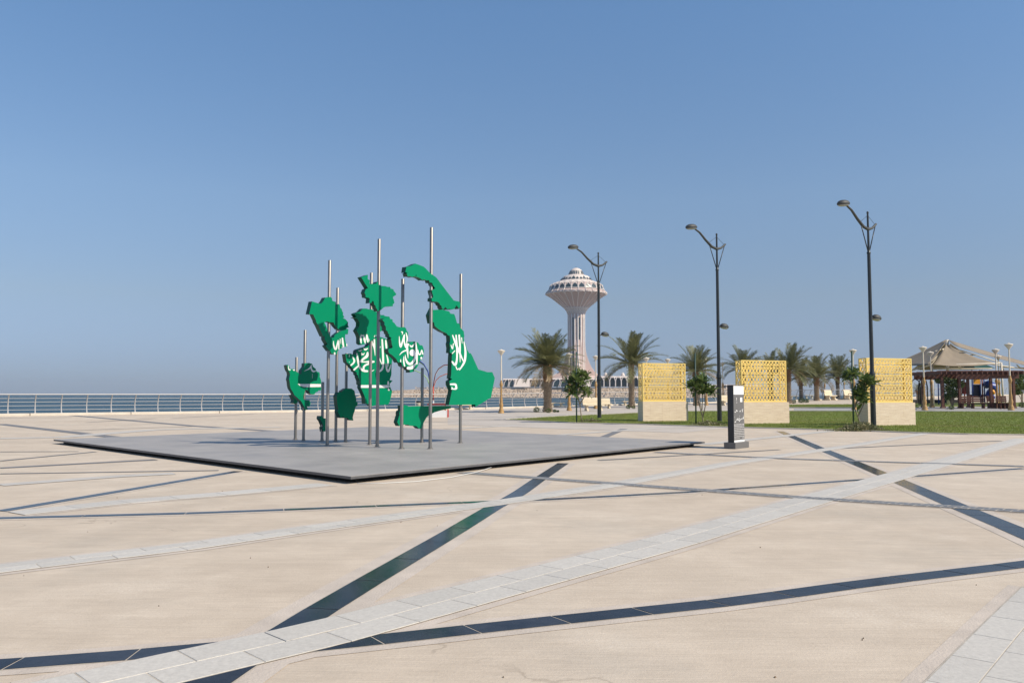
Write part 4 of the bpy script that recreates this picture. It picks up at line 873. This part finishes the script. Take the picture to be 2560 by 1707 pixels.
m = MB(); m.box((W2 + .05, .03, .27), (.09, .09, .54)); m.obj('corner_post', M['red'], root)
m = MB(); m.box((-.25, .55, .86), (44 * k, .5, .10)); m.obj('top_rail', M['darkred'], root)
for x in (-.7, .35): m = MB(); m.box((x, .62, .60), (.07, .07, .45)); m.obj('support', M['darkred'], root)
# ------------------------------------------------------------------ palms
def frond_mesh(droop, length, seed, m, twist=.0):
    rnd = random.Random(seed); k = MB(); n = 14; pts = []; pos = Vector((0, 0, 0)); ang = 0.0; stp = length / n
    for i in range(n + 1):
        pts.append(pos.copy()); ang -= droop * (.35 + 1.5 * (i / n) ** 1.4) / n; pos = pos + Vector((math.cos(ang), 0, math.sin(ang))) * stp
    k.tube(pts, [.035 * (1 - .85 * i / n) * length / 3 for i in range(n + 1)], 4, False); nr = len(k.f)
    NL = 58
    for i in range(NL):
        t = .10 + .89 * (i / (NL - 1)); f_ = t * n; a = min(int(f_), n - 1); p = pts[a].lerp(pts[a + 1], f_ - a); d = (pts[a + 1] - pts[a]).normalized()
        up = Vector((-d.z, 0, d.x)); L_ = length * .235 * (math.sin(math.pi * (.18 + .74 * t)) ** .7) * rnd.uniform(.8, 1.15)
        for s_ in (-1, 1):
            if rnd.random() < .05: continue
            vv = rnd.uniform(.15, .55); fw = rnd.uniform(.55, .95) + .5 * t
            dr = (Vector((0, s_, 0)) + d * fw + up * vv).normalized(); wv = dr.cross(up).normalized() * (.013 * length / 3 + .004)
            mid = p + dr * L_ * .5; tip = p + dr * L_ + Vector((0, 0, -L_ * rnd.uniform(.05, .22)))
            k.add([p - wv * .5, p + wv * .5, mid + wv, mid - wv, tip], [(0, 1, 2, 3), (3, 2, 4)])
    me = k.mesh('frond', m); me.materials.append(M['rachis'])
    for i in range(nr): me.polygons[i].material_index = 1
    return me
FR = {}
for nm, (dr, mm) in dict(up=(.55, 'frond'), mid=(.95, 'frond'), low=(1.15, 'frond'), dead=(1.3, 'deadfrond')).items():
    FR[nm] = [frond_mesh(dr * random.uniform(.85, 1.15), 3.0, 100 + i + len(nm) * 17, M[mm]) for i in range(3)]
def trunk_mesh(H, r0, r1, boots):
    m = MB(); n = 26; seg = 14; prof = []
    for i in range(n + 1):
        t = i / n; prof.append((r1 + (r0 - r1) * max(0, 1 - t * 5) ** 2 + .0, H * t))
    m.lathe([(r_ * .9, z) for r_, z in prof], seg); nb = len(m.f); nb0 = nb
    rows = int(H / .13); mi = []
    for i in range(rows):
        z = .05 + i * .13; t = z / H; r_ = r1 + (r0 - r1) * max(0, 1 - t * 5) ** 2; bt = boots and t > .62; cnt = 9
        for j in range(cnt):
            a = 2 * math.pi * (j + .5 * (i % 2)) / cnt + random.uniform(-.1, .1); c, s_ = math.cos(a), math.sin(a); T = Vector((-s_, c, 0)); Rr = Vector((c, s_, 0)); hh = .15 * random.uniform(.8, 1.2) * (1.7 if bt else 1); oo = (.075 if not bt else .13) * random.uniform(.6, 1.4)
            w_ = r_ * .36; b0 = Rr * (r_ * .86) + Vector((0, 0, z)); tp_ = Rr * (r_ + oo) + Vector((0, 0, z + hh))
            m.add([b0 - T * w_, b0 + T * w_, tp_ + T * w_ * .55, tp_ - T * w_ * .55, tp_ - Rr * .05 - T * w_ * .5 + Vector((0, 0, -.01)), tp_ - Rr * .05 + T * w_ * .5 + Vector((0, 0, -.01))], [(0, 1, 2, 3), (3, 2, 5, 4), (1, 5, 2), (0, 3, 4)]); mi += [1 if bt else 0] * 4
    me = m.mesh('trunk', M['trunk']); me.materials.append(M['boots'])
    for i, v in enumerate(mi): me.polygons[nb0 + i].material_index = v
    return me
def palm(px, py, crown_px, crown_py, half_px, label, n=40, dead=4, wind=.0, seed=0, boots=True, stretch=1.0, thick=1.0):
    rnd = random.Random(seed); p = G(px, py); k = px2m(p); H = (py - crown_py) * k; lx = (crown_px - px) * k * .0; L_ = half_px * k / 2.62
    root = thing('palm_tree', p, label, 'palm tree', 'date palms along the promenade')
    link('trunk', trunk_mesh(H, .40 * thick, .27 * thick, boots), root)
    hub = Vector((0, 0, H + .05))
    for i in range(n):
        u = (i + .5) / n; el = R(86) - R(98) * u ** 1.0 + rnd.uniform(-.12, .12); az = i * 2.39996 + rnd.uniform(-.25, .25)
        kind = 'up' if el > R(52) else ('mid' if el > R(12) else 'low')
        ex = math.cos(az) * math.cos(el) + wind * .45; ey = math.sin(az) * math.cos(el); az2 = math.atan2(ey, ex)
        sL = L_ * (1.0 if kind != 'up' else .94) * rnd.uniform(.82, 1.12)
        if kind == 'low' and i >= n - dead: kind = 'dead'
        o = link('frond', rnd.choice(FR[kind]), root, hub + Vector((math.cos(az2), math.sin(az2), 0)) * .10, (rnd.uniform(-.5, .5), -el, az2)); o.rotation_mode = 'XYZ'
        q = Matrix.Rotation(az2, 3, 'Z') @ Matrix.Rotation(-el, 3, 'Y') @ Matrix.Rotation(rnd.uniform(-.45, .45), 3, 'X'); o.rotation_euler = q.to_euler(); o.scale = (sL, sL, sL)
    return root
palm(1369, 1030, 1369, 916, 86, 'bushy date palm standing left of the water tower', 64, 9, .0, 1, True, thick=1.15)
palm(1579, 1018, 1579, 912, 82, 'windswept date palm just left of the first gold screen', 40, 3, .35, 2, False, thick=1.0)
palm(1741, 1014, 1741, 930, 66, 'date palm behind the leafy little tree at the middle street lamp', 42, 3, .2, 3)
palm(1858, 1010, 1858, 924, 54, 'date palm showing its top over the left of the second gold screen', 40, 3, .0, 4)
palm(1928, 1008, 1928, 925, 46, 'low date palm peeping over the middle of the second gold screen', 30, 2, .0, 5)
palm(1972, 1009, 1972, 926, 64, 'date palm blown to the right behind the second gold screen', 40, 3, .55, 6)
palm(2003, 1001, 2003, 945, 48, 'slim date palm first to the right of the second gold screen', 40, 3, .1, 7, thick=.9)
palm(2042, 1001.5, 2042, 944, 54, 'stout date palm second to the right of the second gold screen', 46, 4, .1, 8, thick=1.15)
palm(2095, 998, 2095, 942, 50, 'date palm third to the right of the second gold screen', 40, 3, .1, 9, thick=.9)
palm(2298, 1005, 2298, 976, 22, 'tiny distant date palm seen under the canopy past the swings', 20, 2, .0, 10)

# ------------------------------------------------------------------ plumeria trees tied to green stakes
def leafmesh(L_, w_):
    return [(0, 0, 0), (L_ * .3, w_ * .8, .02), (L_ * .3, 0, -.01), (L_ * .3, -w_ * .8, .02), (L_ * .7, w_, .0), (L_ * .7, 0, -.03), (L_ * .7, -w_, .0), (L_, 0, -L_ * .18)], [(0, 2, 1), (0, 3, 2), (1, 2, 5, 4), (2, 3, 6, 5), (4, 5, 7), (5, 6, 7)]
def rosette(seed, n, L_):
    rnd = random.Random(seed); m = MB(); V0, F0 = leafmesh(1, .16)
    for i in range(n):
        el = R(70) - R(95) * (i / n); az = i * 2.4 + rnd.uniform(-.3, .3); s_ = L_ * rnd.uniform(.7, 1.15)
        q = Matrix.Rotation(az, 3, 'Z') @ Matrix.Rotation(-el, 3, 'Y') @ Matrix.Rotation(rnd.uniform(-.5, .5), 3, 'X')
        m.add([q @ (Vector(v) * s_ + Vector((.02, 0, 0))) for v in V0], F0)
    return m.mesh('leaf_cluster', M['leaf'])
ROS = [rosette(i, 16, .45) for i in range(4)]
def plumeria(px, py, stake_px, stake_top, cl, stems, label):
    p = G(px, py); k = px2m(p); root = thing('plumeria_tree', p, label, 'small tree', 'plumeria trees tied to stakes'); c = lambda x, y, d=0: Vector(((x - px) * k, d, (py - y) * k))
    m = MB()
    for st in stems:
        path = [c(*q) for q in st]; n = len(path); m.tube(path, [.032 - .014 * i / (n - 1) for i in range(n)], 7)
    m.obj('trunk', M['bark'], root, True)
    sp = G(stake_px, py + .8) - p; H = (py - stake_top) * k
    m = MB(); m.tube([(sp.x, -.1, -.02), (sp.x, -.1, H)], .038, 8); m.obj('stake', M['stake'], root, True)
    rnd = random.Random(int(px))
    for x, y, r_ in cl:
        for j in range(max(3, int(r_ / 4.8))):
            a, b = rnd.uniform(0, 6.28), rnd.uniform(0, 1) ** .5
            o = link('leaf_cluster', rnd.choice(ROS), root, c(x + math.cos(a) * r_ * b * .75, y + math.sin(a) * r_ * b * .62, rnd.uniform(-.8, .8) * r_ * k)); s_ = rnd.uniform(.75, 1.15); o.scale = (s_, s_, s_)
            o.rotation_euler = (rnd.uniform(-.5, .5), rnd.uniform(-.5, .5), rnd.uniform(0, 6.28))
plumeria(1455, 1057, 1443, 880, [(1445, 950, 24), (1462, 942, 16), (1428, 960, 13), (1432, 980, 10), (1464, 985, 12), (1450, 966, 14)], [[(1455, 1057), (1452, 1030), (1450, 1010), (1444, 985), (1441, 965)], [(1450, 1010), (1460, 994), (1463, 975), (1460, 960)], [(1450, 1012), (1445, 990), (1448, 965)]], 'little plumeria tree with a green stake before the island, first of the row')
plumeria(1758, 1061, 1744, 884, [(1748, 965, 26), (1765, 972, 20), (1732, 968, 16), (1775, 985, 12), (1752, 952, 16)], [[(1758, 1061), (1757, 1045), (1752, 1022), (1750, 990), (1748, 972)], [(1757, 1043), (1764, 1015), (1762, 985), (1764, 972)], [(1755, 1026), (1757, 1000), (1758, 975)], [(1757, 1040), (1748, 1010), (1745, 985)]], 'little plumeria tree with a green stake beside the middle street lamp')
plumeria(2152, 1070, 2140, 878, [(2152, 980, 15), (2166, 962, 16), (2130, 937, 13), (2176, 957, 13), (2158, 1005, 10), (2148, 990, 10), (2120, 944, 8)], [[(2152, 1070), (2146, 1040), (2138, 1022), (2135, 990), (2130, 960), (2126, 945)], [(2146, 1040), (2156, 1020), (2166, 1000), (2166, 970)], [(2138, 1020), (2146, 1000), (2152, 985)]], 'sparse plumeria tree with a green stake before the rightmost gold screen')

# leafy small trees by the pergola, and round bushes
def leafball(n, rx, ry, rz_, lsize, m, seed, hollow=.35):
    r_ = np.random.default_rng(seed); k = MB()
    for i in range(n):
        d = r_.normal(size=3); d /= np.linalg.norm(d); q = hollow + (1 - hollow) * r_.random() ** .5; bump_ = 1 + .22 * math.sin(5 * d[0] + seed) * math.sin(4 * d[1] + 2) + .12 * math.sin(9 * d[2] + 3 * d[0])
        c = Vector((d[0] * rx, d[1] * ry, d[2] * rz_)) * q * bump_; u = Vector(r_.normal(size=3)).normalized(); v = u.cross(Vector(r_.normal(size=3))).normalized(); s_ = lsize * r_.uniform(.6, 1.3)
        k.add([c - u * s_, c + v * s_ * .45, c + u * s_, c - v * s_ * .45], [(0, 1, 2, 3)])
    return k.mesh('foliage', m)
def small_tree(px, py, clumps, label, stake=None):
    p = G(px, py); k = px2m(p); root = thing('small_tree', p, label, 'small tree', 'leafy small trees by the pergola'); c = lambda x, y: Vector(((x - px) * k, 0, (py - y) * k))
    m = MB()
    for x, y, r_ in clumps: m.tube([(0, 0, 0), c(px + (x - px) * .2, py - (py - y) * .5), c(x, y)], [.06, .045, .02], 7)
    m.obj('trunk', M['bark'], root, True)
    for i, (x, y, r_) in enumerate(clumps): link('crown', leafball(420, r_ * k, r_ * k, r_ * k * .8, .10, M['leaf'], i + int(px), .1), root, c(x, y))
    if stake: m = MB(); m.tube([c(stake, py), c(stake, py - 50)], .04, 8); m.obj('stake', M['stake'], root, True)
small_tree(2382, 1022, [(2366, 947, 14), (2385, 955, 18), (2398, 962, 14), (2375, 972, 17), (2390, 985, 14), (2368, 992, 11), (2350, 952, 9)], 'leafy tree with a green stake before the left of the pergola', 2382)
small_tree(2556, 1016, [(2548, 948, 14), (2560, 940, 14), (2552, 965, 13), (2564, 962, 14), (2545, 980, 9)], 'leafy tree cut by the right edge of the picture')
def bush(px, py, r_px, label, n=500):
    p = G(px, py); k = px2m(p); r_ = r_px * k; root = thing('bush', p, label, 'bush', 'small round bushes'); m = leafball(n, r_, r_, r_ * .8, max(.03, r_ * .14), M['bush'], int(px), .5); link('foliage', m, root, (0, 0, r_ * .72))
    s_ = MB(); s_.tube([(0, 0, -.02), (0, 0, r_ * .5)], .03, 6); s_.obj('stem', M['bark'], root)
for a in ((1341, 1030.5, 8.5, 'round clipped bush left of the left palm'), (1371, 1032, 7.5, 'round bush at the foot of the left palm'), (1387, 1030.5, 5, 'small bush right of the left palm foot'), (1395, 1030.5, 3.5, 'tiniest bush right of the left palm'), (1571, 1022, 6.5, 'round bush at the left foot of the second palm'), (1584, 1022, 5.5, 'round bush at the right foot of the second palm'),
          (1985, 1008.5, 6, 'low bush right beside the second gold screen'), (2004, 1007, 8, 'low bush at the foot of the slim palm'), (2016, 1006.5, 7, 'low bush right of the slim palm foot'), (2556, 1019, 9, 'dark bush at the right edge by the leafy tree'), (2378, 1024, 7, 'low bush at the foot of the staked leafy tree')): bush(*a)
def cover(px, py, wpx, hpx, label, n, seed):
    p = G(px, py); k = px2m(p); r_ = np.random.default_rng(seed); m = MB(); w_ = wpx * k / 2; H = hpx * k
    for i in range(n):
        x = r_.normal() * w_ * .45; y = r_.normal() * w_ * .22; hh = H * (1.1 - min(1, abs(x) / w_)) * (.6 + .4 * math.sin(x * 9 + seed) ** 2); z = r_.random() * max(.03, hh)
        u = Vector((r_.normal(), r_.normal(), abs(r_.normal()) + .4)).normalized(); v = u.cross(Vector(r_.normal(size=3))).normalized(); s_ = .055 * r_.uniform(.5, 1.3); c = Vector((x, y, z))
        m.add([c - u * s_, c + v * s_ * .35, c + u * s_, c - v * s_ * .35], [(0, 1, 2, 3)])
    o = m.obj('ground_cover', M['cover'], None, loc=p); tag(o, label, kind='stuff')
cover(1478, 1055, 76, 9, 'pale creeping plants between the first stake and street lamp', 1500, 1); cover(1772, 1064, 105, 12, 'pale creeping plants at the foot of the middle street lamp', 2000, 2); cover(2152, 1077, 130, 24, 'pale creeping plants below the rightmost street lamp', 3600, 3)

# ------------------------------------------------------------------ shade canopy, pergola and playground
YC = 84.0
def C(px, py, dy=0): return atY(px, py, YC + dy)
cb = G(2330, 1011); cb = Vector((atY(2367, 1008, YC).x, YC, terrain(atY(2367, 1008, YC).x, YC)))
can = thing('shade_canopy', cb, 'beige stretched-fabric shade canopy with a pointed peak over the playground', 'canopy')
def cloth(name, corners, sag, m_='canvas'):          # corners a,b,c,d: a bilinear patch that sags towards its middle
    a, b, c, d = [Vector(q) - cb for q in corners]; n = 12; k = MB()
    for i in range(n + 1):
        for j in range(n + 1):
            u, v = i / n, j / n; p = a * (1 - u) * (1 - v) + b * u * (1 - v) + c * u * v + d * (1 - u) * v
            e = sag * 4 * (u * (1 - u) + v * (1 - v)) * .5; p = p - Vector((0, 0, e)) + Vector((0, 0, .03 * math.sin(17 * u) * math.sin(13 * v))); k.v.append(tuple(p))
    for i in range(n):
        for j in range(n): q = i * (n + 1) + j; k.f.append((q, q + n + 1, q + n + 2, q + 1))
    o = k.obj(name, M[m_], can, True); md = o.modifiers.new('thickness', 'SOLIDIFY'); md.thickness = .02; return o
cloth('fabric_panel', (C(2364, 849.5), C(2366, 851, -.5), C(2322, 912, -6), C(2230, 910, 4)), .2)
cloth('fabric_panel', (C(2366, 860, -1), C(2370, 862, -1), C(2494, 909, -4), C(2331, 911, -5)), .42)
cloth('fabric_panel', (C(2370, 849.5, 1), C(2620, 919, 5), C(2600, 922, -1), C(2392, 866, -1.5)), .16)
cloth('fabric_panel', (C(2362, 852, 1), C(2366, 850, 3), C(2405, 920, 10), C(2280, 924, 9)), .2)
cloth('fabric_panel', (C(2368, 860, 6), C(2376, 858, 6), C(2480, 920, 12), C(2330, 922, 12)), .3)
def pole(a, b, r_=.07, m_='cream', nm='strut'): k = MB(); k.tube([Vector(a) - cb, Vector(b) - cb], r_, 8); k.obj(nm, M[m_], can, True)
zg = lambda v: Vector((v.x, v.y, terrain(v.x, v.y)))
pole(zg(C(2367, 900, 1)), C(2367.5, 849, 1), .16, nm='mast'); pole(zg(C(2330, 900, -4)), C(2330, 910, -4), .09, nm='post'); pole(zg(C(2504, 900, -3)), C(2503, 906, -3), .09, nm='post'); pole(zg(C(2270, 900, 4)), C(2270, 914, 4), .09, nm='post')
for a, b in (((2328, 911, -4), (2366, 870, 0)), ((2330, 903, -3), (2366, 868, 0)), ((2338, 878, -2), (2366, 870, 0)), ((2345, 893, -2), (2356, 893, -1)), ((2330, 912, -4), (2500, 908, -4)), ((2330, 922, 4), (2480, 921, 4)), ((2405, 876, -2), (2503, 907, -3)), ((2393, 912, -4), (2400, 921, -2)), ((2382, 914, -3), (2391, 911, -3)), ((2476, 910, -3), (2560, 922, 0)), ((2400, 876, 0), (2432, 884, 2)), ((2420, 889, 0), (2440, 886, 2)), ((2500, 917, 0), (2600, 922, 2)), ((2502, 915, 0), (2510, 925, 0)), ((2542, 912, 0), (2552, 921, 2)), ((2330, 912, 4), (2280, 926, 6)), ((2283, 922, 2), (2310, 911, 0))):
    pole(C(*a), C(*b), .055)

pb = G(2430, 1022); k = px2m(pb); per = thing('pergola', pb, 'dark red wooden pergola on a paved terrace beside the lawn', 'pergola', None, 0)
PX = lambda px: (px - 2430) * k; PHT = (1022 - 946) * k
for px, dy in ((2357, 0), (2395.5, -.3), (2468.5, -.6), (2537, .1), (2370, 4.2), (2426, 4.4), (2490, 4.2)):
    m = MB(); m.box((PX(px), dy, PHT / 2 + .1), (.20, .20, PHT - .2)); po = m.obj('post', M['wood'], per); m = MB(); m.box((PX(px), dy, .10), (.36, .36, .20), 0, .75); m.obj('post_foot', M['wood'], po)
for y_, x0, x1, z in ((-.45, 2384, 2470, PHT), (.25, 2345, 2400, PHT), (-.25, 2466, 2545, PHT), (4.3, 2350, 2545, PHT)):
    m = MB(); m.box((PX((x0 + x1) / 2), y_, z + .16), (PX(x1) - PX(x0), .12, .34)); m.obj('beam', M['wood'], per)
for i in range(17):
    x = PX(2340 + i * 12.6); m = MB(); m.box((x, 1.9, PHT + .44), (.09, 6.0, .20)); m.obj('rafter', M['wood'], per)
for y_ in (-.9, -.55, 1.2, 2.9, 4.7): m = MB(); m.box((PX(2441), y_, PHT + .59), (PX(2545) - PX(2337), .10, .09)); m.obj('purlin', M['wood'], per)
m = MB(); m.box((PX(2452), 2.0, -.03), (PX(2640) - PX(2278), 7.4, .16)); tr = m.obj('terrace', M['paving'], per); tr.location.y = .2
def garden_bench(x0, x1, py, dy, label, dark=True):
    p = G((x0 + x1) / 2, py); p.y += 0; W_b = (x1 - x0) * px2m(p); root = thing('bench', p, label, 'bench', 'dark garden benches in the pergola'); mm = M['wood']
    for i in range(3): m = MB(); m.box((0, -.18 + i * .17, .50), (W_b, .14, .04)); m.obj('seat_slat', mm, root)
    for i in range(3): m = MB(); m.box((0, .28 + i * .03, .68 + i * .17), (W_b, .035, .14)); m.obj('back_slat', mm, root)
    for x in (-W_b * .4, 0, W_b * .4): m = MB(); m.box((x, .05, .24), (.08, .42, .48)); m.box((x, .33, .75), (.07, .05, .6)); m.obj('leg', mm, root)
garden_bench(2400, 2466, 1022.5, 0, 'long dark red bench in the middle of the pergola'); garden_bench(2472, 2492, 1022, 0, 'short dark red bench right of the middle pergola post'); garden_bench(2498, 2522, 1022.5, 0, 'dark bench under the right bay of the pergola')

# swing frame: two arches and a top bar
sb = G(2316, 1012); k = px2m(sb); sw = thing('swing_frame', sb, 'black arched swing frame left of the pergola', 'swing'); hh = (1012 - 947) * k
for x in (-29, -11): 
    m = MB(); x_ = x * k; m.tube([(x_ - .30, 0, 0), (x_ - .30, 0, hh * .7), (x_ - .2, 0, hh * .92), (x_ + .1, 0, hh), (x_ + .5, 0, hh * .92), (x_ + .62, 0, hh * .7), (x_ + .62, 0, 0)], .06, 8); m.obj('arch', M['rubber'], sw, True)
m = MB(); m.tube([(-29 * k, 0, hh * .995), (32 * k, 0, hh * .98)], .06, 8); m.obj('top_bar', M['rubber'], sw, True)
m = MB(); m.tube([(31 * k, 0, 0), (31 * k, 0, hh)], .06, 8); m.obj('post', M['blue'], sw, True)
for x in (6, 16):
    m = MB(); m.tube([(x * k - .2, 0, hh * .98), (x * k - .2, 0, .55)], .012, 5); m.tube([(x * k + .2, 0, hh * .98), (x * k + .2, 0, .55)], .012, 5); ch = m.obj('chains', M['lampgrey'], sw)
    m = MB(); m.box((x * k, 0, .53), (.46, .2, .05)); m.obj('seat', M['rubber'], sw)
eb = G(2300, 1009); ed = thing('edging_wall', eb, 'low dark playground edging wall left of the pergola', 'wall'); m = MB(); m.box((1.5, 1.2, .2), (8.5, .25, .5)); m.obj('wall', M['rubber'], ed)

# play structure
Yp = 92.0; pp = atY(2440, 1006, Yp); pp.z = terrain(pp.x, pp.y); play = thing('play_structure', pp, 'colourful play tower with blue spiral slide seen through the pergola', 'play equipment')
Q = lambda px, py, dy=0: atY(px, py, Yp + dy) - pp
def part(nm, pts, r_, m_): kk = MB(); kk.tube(pts, r_, 8); kk.obj(nm, M[m_], play, True)
for px, m_, t in ((2403, 'cream', 940), (2420, 'cream', 948), (2432, 'blue', 925), (2452, 'blue', 925), (2457, 'darkred', 925), (2412, 'darkred', 945), (2462, 'blue', 930), (2500, 'cream', 950), (2524, 'cream', 955)): part('post', [Vector((Q(px, 1000).x, 0, 0)), Vector((Q(px, 1000).x, 0, Q(px, t).z))], .07, m_)
def panel(nm, px0, px1, y0, y1, m_, dy=0): a, b = Q(px0, y1, dy), Q(px1, y0, dy); kk = MB(); kk.box(((a.x + b.x) / 2, dy, (a.z + b.z) / 2), (b.x - a.x, .12, b.z - a.z)); kk.obj(nm, M[m_], play)
panel('orange_panel', 2434, 2451, 948, 960, 'yellow'); panel('navy_panel', 2432, 2451, 961, 992, 'navy', .3); panel('red_panel', 2405, 2419, 955, 985, 'darkred', .5); panel('deck', 2425, 2470, 986, 990, 'darkred', .6)
a = Q(2443, 921); kk = MB(); kk.add([(Q(2418, 920).x, -1.6, a.z), (Q(2468, 920).x, -1.6, a.z), (Q(2468, 920).x, 1.8, a.z), (Q(2418, 920).x, 1.8, a.z), (Q(2430, 911).x, 0, Q(2440, 909).z), (Q(2458, 911).x, 0, Q(2440, 909).z)], [(0, 1, 5, 4), (2, 3, 4, 5), (1, 2, 5), (3, 0, 4), (3, 2, 1, 0)]); kk.obj('roof', M['dkgreen'], play)
sl = [Q(2466, 962), Q(2472, 960, -.6), Q(2481, 964, -.8), Q(2485, 970, 0), Q(2481, 977, .6), Q(2475, 982, .2), Q(2474, 990, -.6), Q(2480, 998, -.8)]
part('slide', sl, .42, 'blue'); part('yellow_ring', [Q(2478, 981, -.9), Q(2484, 979, -.9)], .3, 'yellow')
for px, t, m_ in ((2541, 960, 'yellow'), (2548, 970, 'darkred'), (2536, 972, 'orange')): panel('climbing_panel', px - 3, px + 3, t, t + 16, m_, 2)

# ------------------------------------------------------------------ thin sea haze over the whole bay
hz_ = MB(); hz_.box((0, 4000, 62), (15000, 9000, 130))
ho = hz_.obj('haze', None); tag(ho, 'thin pale haze over the sea and plaza', kind='stuff')
hm = bpy.data.materials.new('haze'); hm.use_nodes = True; hn = hm.node_tree.nodes; hn.remove(hn['Principled BSDF'])
pv = hn.new('ShaderNodeVolumePrincipled'); pv.inputs['Color'].default_value = (.86, .93, 1, 1); pv.inputs['Density'].default_value = .00012; pv.inputs['Anisotropy'].default_value = .2
hm.node_tree.links.new(pv.outputs[0], hn['Material Output'].inputs['Volume']); ho.data.materials.append(hm)
